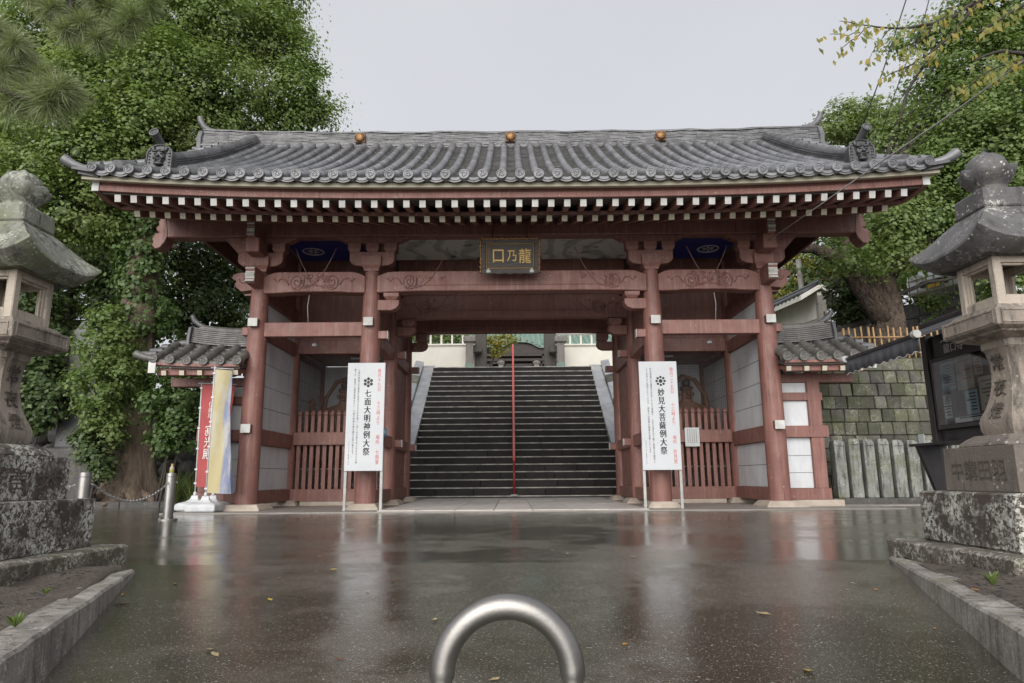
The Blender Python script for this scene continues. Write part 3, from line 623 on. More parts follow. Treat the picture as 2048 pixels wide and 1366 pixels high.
    # small security lamp hung over the bay
    b_ = MB(); b_.lathe([(.01, -.05), (.045, -.045), (.05, -.01), (.03, .012), (.012, .02)], 14, (sx*3.55, .35, 2.90)); part(b_, 'bulb', 'white_plastic', smooth=True)
    b_ = MB(); b_.tube([(sx*3.58, -.01, 3.71), (sx*3.6, -.02, 3.5), (sx*3.58, .0, 3.2)], .006, 5); part(b_, 'lamp_cable', 'cable_light', smooth='all')
# front bracket sets
def bracket(X, Y, outer):
    b_ = MB(); b_.square([(.128, 4.11), (.135, 4.15), (.172, 4.21), (.175, 4.215), (.175, 4.385)], (X, Y, 0)); part(b_, 'bearing_block', 'red_paint', bevel=.006)
    poly = [(-.40, 4.32), (-.37, 4.265), (-.30, 4.225), (-.18, 4.21), (.18, 4.21), (.30, 4.225), (.37, 4.265), (.40, 4.32), (.40, 4.475), (-.40, 4.475)]
    b_ = MB(); b_.prism([(X+x, z) for x, z in poly], 'y', Y-.1, Y+.1); part(b_, 'bracket_arm', 'red_paint', bevel=.01)
    for dx in (-.32, 0, .32):
        b_ = MB(); b_.square([(.085, 4.47), (.115, 4.53), (.115, 4.64)], (X+dx, Y, 0)); part(b_, 'bracket_block', 'red_paint', bevel=.005)
    poly = [(-.64, 4.76), (-.60, 4.72), (-.55, 4.715), (-.53, 4.68), (-.46, 4.67), (-.44, 4.638), (.44, 4.638), (.46, 4.67), (.53, 4.68), (.55, 4.715), (.60, 4.72), (.64, 4.76)]
    b_ = MB(); b_.prism([(X+x, z) for x, z in poly], 'y', Y-.09, Y+.09); part(b_, 'boat_support', 'red_paint', bevel=.008)
    if outer:
        s_ = 1 if X > 0 else -1
        for z0, z1, yo, w_ in ((4.60, 4.86, -.62, .13), (3.80, 4.10, -.52, .16)):   # forward nosings with painted faces
            prof = [(Y-.05, z0), (yo+.04, z0), (yo, z0+.06), (yo+.02, z0+(z1-z0)*.5), (yo-.01, z1-.05), (yo+.06, z1), (Y-.05, z1)]
            b_ = MB(); b_.prism(prof, 'x', X-w_/2, X+w_/2); e = part(b_, 'forward_nosing', 'red_paint', bevel=.008)
            b_ = MB(); n_ = 7; zs = np.linspace(z0+.02, z1-.03, n_); front = [yo+.006-.02*math.cos((i%3)*2.1) for i in range(n_)]
            b_.loft([[(X-w_/2*.98, f-.012, z), (X+w_/2*.98, f-.012, z), (X+w_/2*.98, f+.03, z), (X-w_/2*.98, f+.03, z)] for f, z in zip(front, zs)]); part(b_, 'painted_face', 'white_paint', e, bevel=.004)
        b_ = MB(); b_.prism([(X-.12, 4.36), (X+.12, 4.36), (X+.11, 4.62), (X-.11, 4.62)], 'y', Y-.5, Y-.1); part(b_, 'forward_arm', 'red_paint', bevel=.01)
        # carved elephant-nose to the side
        prof = [(0, 3.78), (.2, 3.76), (.28, 3.82), (.33, 3.88), (.30, 3.95), (.38, 4.0), (.36, 4.07), (.28, 4.10), (0, 4.12)]
        b_ = MB(); b_.prism([(X+s_*(x+.1), z) for x, z in prof], 'y', Y-.1, Y+.1); e = part(b_, 'side_nosing', 'red_paint', bevel=.008)
        b_ = MB(); b_.tube([(X+s_*(.26+.013*a*math.cos(a)), Y-.104, 3.97+.013*a*math.sin(a)) for a in np.linspace(.5, 6.5, 24)], .009, 4); part(b_, 'spiral_carving', 'red_paint', e, smooth='all')
        b_ = MB(); b_.bar((X+s_*.18, Y, 4.3), (X+s_*.62, Y, 4.78), .12, .12); part(b_, 'side_strut', 'red_paint', bevel=.008)
for X in (-XO, -XI, XI, XO): bracket(X, 0., abs(X) > 3)
# bracket arms inside the passage carrying the beam ends, one pair on each column row
for ri, Y in enumerate(ROWS):
    for sx in (-1, 1):
        zt = (3.40, 3.715) if ri == 0 else (3.36, 3.70) if ri == 1 else (3.42, 3.82)
        x0 = sx*(XI-.12); L_ = .38
        poly = [(x0, zt[0]), (x0-sx*(L_-.14), zt[0]), (x0-sx*(L_-.05), zt[0]+.035), (x0-sx*L_, zt[0]+.10), (x0-sx*L_, zt[0]+.19), (x0, zt[0]+.19)]
        b_ = MB(); b_.prism(poly, 'y', Y-.1, Y+.1); part(b_, 'passage_bracket', 'red_paint', bevel=.01)
        b_ = MB(); b_.square([(.085, zt[0]+.19), (.13, zt[0]+.245), (.135, zt[1]-.004)], (x0-sx*(L_-.14), Y, 0)); part(b_, 'bracket_block', 'red_paint', bevel=.005)
# eave purlin with scrolled ends, ceilings
bx('eave_purlin', 'red_paint', -6.3, 6.3, -.13, .13, 4.762, 5.12, bevel=.015)
for sx in (-1, 1):
    poly = [(6.18, 5.10), (6.36, 5.06), (6.33, 4.98), (6.40, 4.93), (6.37, 4.86), (6.30, 4.83), (6.42, 4.80), (6.46, 4.70), (6.43, 4.62), (6.46, 4.58), (6.38, 4.50), (6.28, 4.52), (6.17, 4.64), (6.12, 4.78)]
    b_ = MB(); b_.prism([(sx*(6.15+(x-6.15)*.8), 5.1+(z-5.1)*.92) for x, z in poly], 'y', -.14, .14); part(b_, 'purlin_scroll', 'red_paint', bevel=.01)
bx('painted_ceiling', 'painted_ceiling', -XI+.1, XI-.1, .14, 1.86, 4.95, 4.98)
for sx in (-1, 1):
    pc = bx('blue_ceiling', 'blue_ceiling', sx*(XI+.12), sx*(XO-.12), .14, 1.86, 4.95, 4.98)
    c = at(630 if sx < 0 else 1413, 503 if sx < 0 else 498, 1.35); cx = c.x
    b_ = MB(); ring = [(cx+.2*math.cos(a), 1.25+.2*math.sin(a), 4.944) for a in np.linspace(0, 2*math.pi, 33)]; b_.tube(ring, .013, 5); part(b_, 'crest_ring', 'white_ink', pc)
    b_ = MB()
    for q in range(6):
        a = q*math.pi/3+.3; b_.add([(cx+.15*math.cos(a), 1.25+.15*math.sin(a), 4.945), (cx+.08*math.cos(a+.35), 1.25+.08*math.sin(a+.35), 4.945), (cx+.02*math.cos(a), 1.25+.02*math.sin(a), 4.945), (cx+.08*math.cos(a-.35), 1.25+.08*math.sin(a-.35), 4.945)], [(0, 1, 2, 3)])
    part(b_, 'crest_leaves', 'white_ink', pc)
bx('upper_boards', 'red_paint', -XI+.13, XI-.13, 1.95, 2.05, 4.2, 5.0); bx('upper_boards', 'red_paint', -XI+.13, XI-.13, 3.95, 4.05, 4.28, 5.2)
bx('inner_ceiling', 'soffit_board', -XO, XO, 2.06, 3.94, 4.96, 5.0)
bx('rear_purlin', 'red_paint', -6.3, 6.3, 3.87, 4.13, 4.762, 5.12)
# rafters in two tiers, painted ends
SP = .2415
def rafter_set(name, p0, p1, w_, h_, capm):
    b_ = MB(); b_.bar(p0, p1, w_, h_); me = b_.mesh(name); me.materials.append(MAT['red_paint'])
    bm = bmesh.new(); bm.from_mesh(me); bmesh.ops.recalc_face_normals(bm, faces=bm.faces); bm.to_mesh(me); bm.free()
    d = (Vector(p0)-Vector(p1)).normalized(); c_ = MB(); c_.bar(Vector(p0)+d*.008, Vector(p0)+d*.0005, w_+.003, h_+.003); cm = c_.mesh('painted_end'); cm.materials.append(MAT[capm])
    for i in range(-25, 25):
        X = (i+.5)*SP; o = link(name, me, None, G, (X, 0, lift(X)*.9)); o.rotation_euler.z = 0
        cc = link('painted_end', cm, None, o)
rafter_set('lower_rafter', (0, -1.5, 4.527), (0, .12, 5.08), .085, .09, 'cream_paint')
rafter_set('flying_rafter', (0, -2.05, 4.553), (0, -1.25, 4.735), .09, .105, 'white_paint')
def eave_strip(name, mat, prof, bevel=.006, lf=1., x1=6.165, parent=None):
    """moulding that follows the upward sweep of the eave; prof = (y,z) polygon"""
    xs_ = np.linspace(-x1, x1, 41); b_ = MB(); b_.loft([[(x, y, z+lift(x)*lf) for y, z in prof] for x in xs_]); return part(b_, name, mat, parent, bevel=bevel)
eave_strip('rafter_board', 'red_paint', [(-1.53, 4.575), (-1.40, 4.62), (-1.40, 4.665), (-1.53, 4.64)], lf=.9)
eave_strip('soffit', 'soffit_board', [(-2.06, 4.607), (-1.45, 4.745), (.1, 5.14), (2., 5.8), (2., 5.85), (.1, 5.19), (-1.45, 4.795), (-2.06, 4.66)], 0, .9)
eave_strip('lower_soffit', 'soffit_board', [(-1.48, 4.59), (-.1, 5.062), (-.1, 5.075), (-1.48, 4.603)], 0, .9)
eave_strip('eave_board', 'red_paint', [(-2.13, 4.612), (-1.98, 4.63), (-1.98, 4.72), (-2.13, 4.705)])
eave_strip('eave_moulding', 'red_paint', [(-2.10, 4.708), (-1.98, 4.722), (-1.98, 4.77), (-2.17, 4.765), (-2.17, 4.745), (-2.12, 4.735)])
eave_strip('cream_fascia', 'cream_paint', [(-2.27, 4.722), (-2.18, 4.735), (-2.0, 4.775), (-2.0, 4.83), (-2.27, 4.798)], x1=6.36)
eave_strip('shadow_gap_strip', 'dark_wood', [(-2.26, 4.80), (-2.0, 4.835), (-2.0, 4.88), (-2.26, 4.836)], x1=6.38)  # dark strip that paints the shadow gap below the tiles
# roof surface
Y0R, Y1R, Z0R, HR = -2.36, 1.8, 4.84, 2.63
def roof_z(y, x=0.):
    s_ = (y-Y0R)/(Y1R-Y0R); return Z0R+HR*(.79*s_+.21*s_*s_)+lift(x)*max(0, 1-s_*.8)
roof_deck = MB(); gx = np.linspace(-6.36, 6.36, 27); gy = np.linspace(Y0R+.12, 2., 16); V, Fc = [], []
for y in gy:
    for x in gx: V.append((x, y, roof_z(y, x)-.055))
for i in range(15):
    for j in range(26): Fc.append((i*27+j, i*27+j+1, (i+1)*27+j+1, (i+1)*27+j))
roof_deck.add(V, Fc); ROOF = part(roof_deck, 'roof', 'dark_tile')
b_ = MB(); b_.add([(x, 4-y, z) for x, y, z in V], [f[::-1] for f in Fc]); part(b_, 'rear_roof_slope', 'roof_tile')
TP = .2725; TX = [(-22.5+i)*TP for i in range(46)]
def arclen(n=400):
    ys_ = np.linspace(Y0R, Y1R+.1, n); zs_ = np.array([roof_z(y) for y in ys_]); d = np.r_[0, np.cumsum(np.hypot(np.diff(ys_), np.diff(zs_)))]; return ys_, d
_ys, _ds = arclen(); NT = 17; tile_y = [float(np.interp(d, _ds, _ys)) for d in np.linspace(0, _ds[-1], NT+1)]
def cover_tile(mb, x, ya, yb, r0=.070, r1=.066, zf=roof_z, n=7):
    """half-round cover tile from ya (lower, wider mouth) to yb"""
    rings = []
    for y, r_ in ((ya, r0-.014), (ya, r0), ((ya+yb)/2, (r0+r1)/2), (yb+.01, r1)):
        z = zf(y, x); sl = (zf(y+.01, x)-zf(y-.01, x))/.02; l_ = math.hypot(1, sl); ny, nz = -sl/l_, 1/l_
        rings.append([(x+r_*math.cos(a), y+ny*(r_*math.sin(a)+.012), z+nz*(r_*math.sin(a)+.012)) for a in np.linspace(-.25, math.pi+.25, n)])
    mb.loft(rings, False, False)
for k in range(6):
    b_ = MB(); cover_tile(b_, 0, tile_y[k], tile_y[k+1]); me = b_.mesh('cover_tile'); me.materials.append(MAT['roof_tile'])
    for p_ in me.polygons: p_.use_smooth = True
    me.set_sharp_from_angle(angle=R(50)); zm = (tile_y[k]+tile_y[k+1])/2; s_ = (zm-Y0R)/(Y1R-Y0R)
    for X in TX: 
        o = link('cover_tile', me, None, ROOF, (X, 0, lift(X)*max(0, 1-s_*.8))); o.location.x += random.uniform(-.004, .004)
b_ = MB()
for X in TX:
    for k in range(6, NT): cover_tile(b_, X, tile_y[k], tile_y[k+1])
o = part(b_, 'upper_cover_tiles', 'roof_tile', ROOF, smooth=True, ang=50, fix=False); structure(o, 'stuff')
b_ = MB(); NP = 23; pan_y = [float(np.interp(d, _ds, _ys)) for d in np.linspace(.1, _ds[-1], NP+1)]
for i in range(len(TX)-1):
    x0, x1 = TX[i]+.05, TX[i+1]-.05; xm = (x0+x1)/2
    for k in range(NP):
        ya, yb = pan_y[k], pan_y[k+1]+.03; rows = []
        for y, up_ in ((ya, -.012), (ya, .028), (yb, .0)):
            rows.append([(x, y, roof_z(y, xm)+up_-.03*(1-((x-xm)/(x1-xm))**2)) for x in np.linspace(x0, x1, 6)])
        b_.loft(rows, False, False)
o = part(b_, 'pan_tiles', 'pan_tile', ROOF, smooth=True, ang=40, fix=False); structure(o, 'stuff')
# eave ends: round antefix discs and drooping pan-tile lips
b_ = MB(); r_ = .078; rings = []
for rr, yy in ((r_-.004, .14), (r_, -.012), (r_-.006, -.018), (r_-.016, -.018), (r_-.02, -.008), (.001, -.008)): rings.append([(rr*math.cos(a), yy, rr*math.sin(a)) for a in np.linspace(0, 2*math.pi, 20, endpoint=False)])
b_.loft(rings, True, False)
for q in range(3):
    a = q*2.1; b_.tube([( (.016+.018*u)*math.cos(a+u*1.5), -.011, (.016+.018*u)*math.sin(a+u*1.5)) for u in np.linspace(0, 1.6, 6)], .006, 4)
dm = b_.mesh('eave_disc'); dm.materials.append(MAT['roof_tile'])
b_ = MB(); rows = []
for y, z0, th in ((-.02, -.036, 0), (-.02, -.001, 0), (.2, .045, 0)): rows.append([(x, y, z0-.03*(1-(x/.105)**2)-(0 if z0 > -.03 else .008*(1-(x/.105)**2))) for x in np.linspace(-.105, .105, 9)])
b_.loft(rows, False, False)
rows = []
for y, z0 in ((-.008, -.068), (-.008, -.040), (.08, -.03)): rows.append([(x, y, z0-.03*(1-(x/.105)**2)) for x in np.linspace(-.105, .105, 9)])
b_.loft(rows, False, False)
lm_ = b_.mesh('eave_pan_tile'); lm_.materials.append(MAT['roof_tile'])
for X in TX: link('eave_disc', dm, None, ROOF, (X, Y0R-.045, roof_z(Y0R, X)+.022)).rotation_euler = (0, random.uniform(-.6, .6), 0)
for i in range(45): X = (TX[i]+TX[i+1])/2; link('eave_pan_tile', lm_, None, ROOF, (X, Y0R, roof_z(Y0R, X)+.012))
# upturned corner tiles and verge tiles along the gables
for sx in (-1, 1):
    b_ = MB(); zc = roof_z(Y0R, 6.45)
    b_.tube([(sx*6.18, -2.30, zc+.0), (sx*6.32, -2.33, zc+.015), (sx*6.43, -2.36, zc+.05), (sx*6.52, -2.38, zc+.10), (sx*6.565, -2.39, zc+.135)], [.055, .06, .067, .076, .08], 14); b_.build('corner_horn_tile', 'roof_tile', ROOF, smooth=True)
    b_ = MB(); b_.bar((sx*6.1, -2.28, zc-.05), (sx*6.44, -2.33, zc+.0), .16, .05, (0, 0, 1)); b_.bar((sx*6.1, -2.22, zc-.09), (sx*6.38, -2.27, zc-.05), .16, .05, (0, 0, 1)); b_.build('corner_noshi', 'dark_tile', ROOF)
    for k in range(14):
        y = -2.1+.29*k; z = roof_z(y, 6.45); b_ = MB(); b_.tube([(sx*6.18, y, z+.05), (sx*6.36, y, z+.03)], [.066, .07], 10); b_.build('verge_tile', 'roof_tile', ROOF, smooth=True)
    b_ = MB(); b_.tube([(sx*6.08, -1.9, roof_z(-1.9, 6.2)+.06), (sx*6.08, -1.5, roof_z(-1.5, 6.2)+.04)], .09, 10); b_.build('verge_hump_tile', 'roof_tile', ROOF, smooth=True)
    # bargeboard with white front end
    bot = [(-2.12, 4.60), (-1.8, 4.57), (-1.4, 4.60), (-.9, 4.74), (-.3, 4.95), (.6, 5.5), (1.3, 6.1), (2.0, 6.75)]; top = [(y, roof_z(y, 6.3)-.10-lift(6.3)) for y in (2.0, 1.3, .6, -.3, -.9, -1.4, -1.8, -2.12)]
    b_ = MB(); b_.prism([(y, z+lift(6.2)) for y, z in bot+top], 'x', sx*6.17, sx*6.27); bb = part(b_, 'bargeboard', 'red_paint', bevel=.01)
    b_ = MB(); b_.box(min(sx*6.165, sx*6.275), max(sx*6.165, sx*6.275), -2.145, -2.121, 4.60+lift(6.2), 4.60+lift(6.2)+.27); part(b_, 'white_end', 'white_paint', bb, bevel=.004)
    b_ = MB(); b_.prism([(4-y, z+lift(6.2)) for y, z in bot+top], 'x', sx*6.17, sx*6.27); part(b_, 'bargeboard', 'red_paint')
    b_ = MB(); b_.prism([(-.1, 4.9), (4.1, 4.9), (2.0, 7.3)], 'x', sx*5.75, sx*5.8); part(b_, 'gable_wall', 'red_paint')
# main ridge of stacked flat tiles
b_ = MB(); z = 7.40
def rz(x): return .10*(abs(x)/6.7)**4+.012*math.sin(x*3.7)+.008*math.sin(x*8.3+1)
for k in range(12):
    hw = .235-.007*k+(.02 if k == 0 else 0)+(.025 if k == 11 else 0); x = -6.62+random.uniform(0, .2); xa = -6.62
    while xa < 6.62:
        xb = min(6.62, xa+random.uniform(.24, .36)); dz = random.uniform(-.003, .003); j = random.uniform(-.006, .006); q0, q1 = rz(xa), rz(xb)
        b_.add([(xa+.002, 2-hw-j, z+q0+dz), (xb-.002, 2-hw-j, z+q1+dz), (xb-.002, 2+hw, z+q1+dz), (xa+.002, 2+hw, z+q0+dz), (xa+.002, 2-hw-j, z+q0+dz+.026), (xb-.002, 2-hw-j, z+q1+dz+.026), (xb-.002, 2+hw, z+q1+dz+.026), (xa+.002, 2+hw, z+q0+dz+.026)],
               [(3, 2, 1, 0), (4, 5, 6, 7), (0, 1, 5, 4), (1, 2, 6, 5), (2, 3, 7, 6), (3, 0, 4, 7)]); xa = xb
    z += .036
RG = part(b_, 'main_ridge', 'ridge_tile', fix=False); structure(RG, 'stuff')
b_ = MB(); b_.tube([(x, 2, 7.83+rz(x)) for x in np.linspace(-6.62, 6.62, 40)], .09, 10); b_.build('ridge_cap', 'ridge_tile', RG, smooth=True)
b_ = MB(); b_.loft([[(x, 1.80, 7.36+rz(x)), (x, 1.92, 7.80+rz(x)), (x, 2.08, 7.80+rz(x)), (x, 2.2, 7.36+rz(x))] for x in np.linspace(-6.6, 6.6, 30)]); b_.build('ridge_core', 'dark_tile', RG)
for X in (-3.21, 0, 3.21):
    b_ = MB(); b_.box(X-.108, X+.108, 1.725, 1.78, 7.537, 7.753); md = part(b_, 'crest_plate', 'rust', bevel=.008)
    b_ = MB(); b_.loft([[(X+r_*math.cos(a), y, 7.645+r_*math.sin(a)) for a in np.linspace(0, 2*math.pi, 24, endpoint=False)] for r_, y in ((.104, 1.73), (.1, 1.70), (.08, 1.68), (.04, 1.668), (.004, 1.665))]); part(b_, 'gilt_boss', 'gold', md, smooth=True)
    b_ = MB()
    for q in range(5): b_.tube([(X+(.03+.06*u)*math.cos(q*1.256+u*2), 1.684-.012*(1-u), 7.645+(.03+.06*u)*math.sin(q*1.256+u*2)) for u in np.linspace(0, 1, 6)], .009, 4)
    part(b_, 'dragon_relief', 'gold', md, smooth='all')
for sx in (-1, 1):
    b_ = MB(); X = sx*6.66; zb = 7.38
    b_.prism([(2-.30, zb-.15), (2+.30, zb-.15), (2+.34, zb), (2+.24, zb+.08), (2+.27, zb+.3), (2+.2, zb+.5), (2, zb+.58), (2-.2, zb+.5), (2-.27, zb+.3), (2-.24, zb+.08), (2-.34, zb)], 'x', X-.05, X+.05); e = part(b_, 'ridge_end_tile', 'ridge_tile', bevel=.01)
    for zz, dy, r_ in ((.38, 0, .07), (.1, -.14, .055), (-.1, -.26, .05), (.1, .14, .055)):
        b_ = MB(); b_.tube([(X, 2+dy, zb+zz), (X+sx*.16, 2+dy, zb+zz)], r_, 12); part(b_, 'end_roll', 'ridge_tile', e, smooth=True)
    b_ = MB(); b_.tube([(sx*6.35, 2, 7.93), (sx*6.55, 2, 7.97), (sx*6.68, 2, 8.06), (sx*6.77, 2, 8.2), (sx*6.80, 2, 8.3)], [.06, .075, .075, .068, .058], 12); part(b_, 'ridge_horn', 'ridge_tile', e, smooth=True)
# descending ridges with demon-mask end tiles
for sx in (-1, 1):
    X = sx*5.46; ya, yb = -1.75, 1.72; b_ = MB()
    for k in range(5):
        hw = .125-.007*k+(.014 if k % 2 else 0); zo = .05+.036*k; n = 13; yy = np.linspace(ya, yb, n)
        for q in range(n-1):
            y0, y1 = yy[q]+.002, yy[q+1]-.002; z0, z1 = roof_z(y0, X)+zo, roof_z(y1, X)+zo
            b_.add([(X-hw, y0, z0), (X+hw, y0, z0), (X+hw, y1, z1), (X-hw, y1, z1), (X-hw, y0, z0+.022), (X+hw, y0, z0+.022), (X+hw, y1, z1+.022), (X-hw, y1, z1+.022)], [(3, 2, 1, 0), (4, 5, 6, 7), (0, 1, 5, 4), (1, 2, 6, 5), (2, 3, 7, 6), (3, 0, 4, 7)])
    DR = part(b_, 'descending_ridge', 'ridge_tile', fix=False)
    b_ = MB(); b_.loft([[(X-.095, y, roof_z(y, X)-.02), (X-.07, y, roof_z(y, X)+.22), (X+.07, y, roof_z(y, X)+.22), (X+.095, y, roof_z(y, X)-.02)] for y in np.linspace(ya+.01, yb-.01, 12)]); part(b_, 'ridge_core', 'dark_tile', DR)
    yy = np.linspace(ya, yb, 14)
    for q in range(13):
        b_ = MB(); cover_tile(b_, X, yy[q], yy[q+1], .078, .072, lambda y, x: roof_z(y, x)+.215); part(b_, 'ridge_cover_tile', 'ridge_tile', DR, smooth=True, fix=False)
    zb = roof_z(-1.8, X)+.02; yf = -1.80; b_ = MB()
    arch = [(-.2, 0), (-.2, .23)]+[(-.2*math.cos(a), .23+.17*math.sin(a)) for a in np.linspace(.25, math.pi-.25, 11)]+[(.2, .23), (.2, 0)]
    b_.prism([(X+x, zb+z) for x, z in arch], 'y', yf-.06, yf+.12); dmn = part(b_, 'demon_end_tile', 'dark_tile', DR, bevel=.012) if False else part(b_, 'demon_end_tile', 'dark_tile', bevel=.012)
    b_ = MB(); b_.tube([(X+x*.97, yf-.062, zb+z*.98+.004) for x, z in arch], .018, 6); part(b_, 'rim', 'dark_tile', dmn, smooth='all')
    for s2 in (-1, 1):
        for q in range(6): b_ = MB(); b_.lathe([(.001, -.012), (.014, -.006), (.016, .004), (.010, .012), (.001, .016)], 8, (X+s2*.155, yf-.068, zb+.05+q*.05)); part(b_, 'stud', 'ridge_tile', dmn, smooth='all')
    b_ = MB()
    def ell(c, r_, n=10):
        b_.loft([[(c[0]+r_[0]*math.cos(p_)*math.cos(q*2*math.pi/n), c[1]+r_[1]*math.cos(p_)*math.sin(q*2*math.pi/n), c[2]+r_[2]*math.sin(p_)) for q in range(n)] for p_ in np.linspace(-1.5, 1.5, 7)])
    f0 = yf-.06
    ell((X, f0, zb+.2), (.10, .05, .13)); ell((X, f0-.055, zb+.19), (.03, .04, .03))
    for s2 in (-1, 1): ell((X+s2*.045, f0-.045, zb+.235), (.024, .022, .018)); ell((X+s2*.055, f0-.04, zb+.275), (.055, .028, .02)); ell((X+s2*.06, f0-.035, zb+.17), (.035, .03, .028)); ell((X+s2*.045, f0-.05, zb+.11), (.012, .014, .035)); ell((X+s2*.10, f0-.01, zb+.33), (.03, .025, .05))
    ell((X, f0-.03, zb+.07), (.075, .04, .03)); ell((X, f0-.03, zb+.145), (.07, .035, .016))
    part(b_, 'demon_mask', 'dark_tile', dmn, smooth='all')
    b_ = MB(); b_.tube([(X, yf+.12, zb+.26), (X, yf+.06, zb+.36), (X+sx*.01, yf-.01, zb+.43), (X+sx*.03, yf-.10, zb+.485), (X+sx*.04, yf-.2, zb+.53)], [.05, .05, .052, .058, .068], 16); tb = part(b_, 'bird_perch_tile', 'ridge_tile', dmn, smooth=True)
    d = Vector((sx*.01, -.17, .06)).normalized(); c = Vector((X+sx*.041, yf-.205, zb+.532)); q_ = d.to_track_quat('Z', 'Y'); b_ = MB(); k = MB(); k.lathe([(.07, -.012), (.077, .006), (.072, .016), (.058, .016), (.054, .004), (.002, .004)], 24); b_.add([c+q_ @ Vector(v) for v in k.v], k.f)
    for s2 in (-1, 1): b_.tube([c+q_ @ Vector((s2*.010+s2*.024*math.sin(u*3), -.036+.072*u, .008)) for u in np.linspace(0, 1, 7)], .008, 4)
    part(b_, 'crest_disc', 'ridge_tile', dmn, smooth=True)

# ------------------------------------------------------------------ name plaque hung under the eave
c = at(1020, 512, -.55); T = thing('name_plaque', 'carved wooden name plaque with gilt characters under the eave', 'plaque', (c.x, -.55, c.z-.32))
tilt = .28; xw, hw = .50, .29
def PL(x, z, d=0.): return Vector((c.x+x, -.55-math.sin(tilt)*z-math.cos(tilt)*d, c.z+math.cos(tilt)*z-math.sin(tilt)*d))
def pbox(name, mat, x0, x1, z0, z1, d0, d1, parent=T, bevel=.006):
    b_ = MB(); b_.add([PL(x0, z0, d0), PL(x1, z0, d0), PL(x1, z0, d1), PL(x0, z0, d1), PL(x0, z1, d0), PL(x1, z1, d0), PL(x1, z1, d1), PL(x0, z1, d1)], [(3, 2, 1, 0), (4, 5, 6, 7), (0, 1, 5, 4), (1, 2, 6, 5), (2, 3, 7, 6), (3, 0, 4, 7)]); return b_.build(name, mat, parent, bevel=bevel)
BD = pbox('board', 'plaque_wood', -xw*.84, xw*.84, -hw*.72, hw*.72, -.02, .012)
FR = {}
for nm, x0, x1, z0, z1 in (('t', -xw, xw, hw*.72, hw), ('b', -xw, xw, -hw, -hw*.72), ('l', -xw, -xw*.84, -hw*.72, hw*.72), ('r', xw*.84, xw, -hw*.72, hw*.72)): FR[nm] = pbox('frame_board', 'plaque_wood', x0, x1, z0, z1, -.03, .03)
for x0, x1, z0, z1 in ((-.41, .41, .2, .211), (-.41, .41, -.211, -.2), (-.41, -.399, -.2, .2), (.399, .41, -.2, .2)): pbox('gilt_line', 'gold_paint', x0, x1, z0, z1, .013, .034)
b_ = MB()
for s2 in (-1, 1):
    b_.tube([PL(s2*(xw+.012*math.sin(k*1.9)), -hw+2*hw*k/22, .03) for k in range(23)], [.017+.006*math.sin(k*2.3) for k in range(23)], 7)
b_.tube([PL(-xw+2*xw*k/32, hw+.01*math.sin(k*1.7), .03) for k in range(33)], [.018+.006*math.sin(k*2.3) for k in range(33)], 7)
b_.build('gilt_border', 'gold', T, smooth='all')
b_ = MB(); b_.tube([PL(-xw+2*xw*k/32, -hw+.008*math.sin(k*1.1), .02) for k in range(33)], .016, 6); b_.build('scalloped_edge', 'plaque_wood', T, smooth='all')
up_ = PL(0, 1)-PL(0, 0)
for ch, x, s_ in (('口', -.2, .23), ('乃', .03, .2), ('龍', .255, .26)): text_mesh('gilt_letter', ch, s_, 'gold_paint', BD, PL(x, s_*.48, .016), (1, 0, 0), up_, .0015, 1., .006, fit=(s_*.8, s_*.95))
b_ = MB()
for k in range(7): b_.add([PL(-.365+dx, .11-.045*k+dz, .0145) for dx, dz in ((-.014, 0), (.014, .004), (.012, .012), (-.012, .01))], [(0, 1, 2, 3)])
b_.build('faint_signature', 'gold', BD)
for s2 in (-1, 1):
    e = pbox('corner_fitting', 'white_paint', s2*.37-.035, s2*.37+.035, -.28, -.235, .031, .037); pbox('fitting_tip', 'white_paint', s2*.37-.017, s2*.37+.017, -.235, -.212, .031, .037, e)
b_ = MB()
for s2 in (-1, 1): b_.tube([PL(s2*.3, hw, -.01), Vector((c.x+s2*.3, -.2, 4.9))], .008, 6)
b_.build('hanging_irons', 'dark_wood', T)
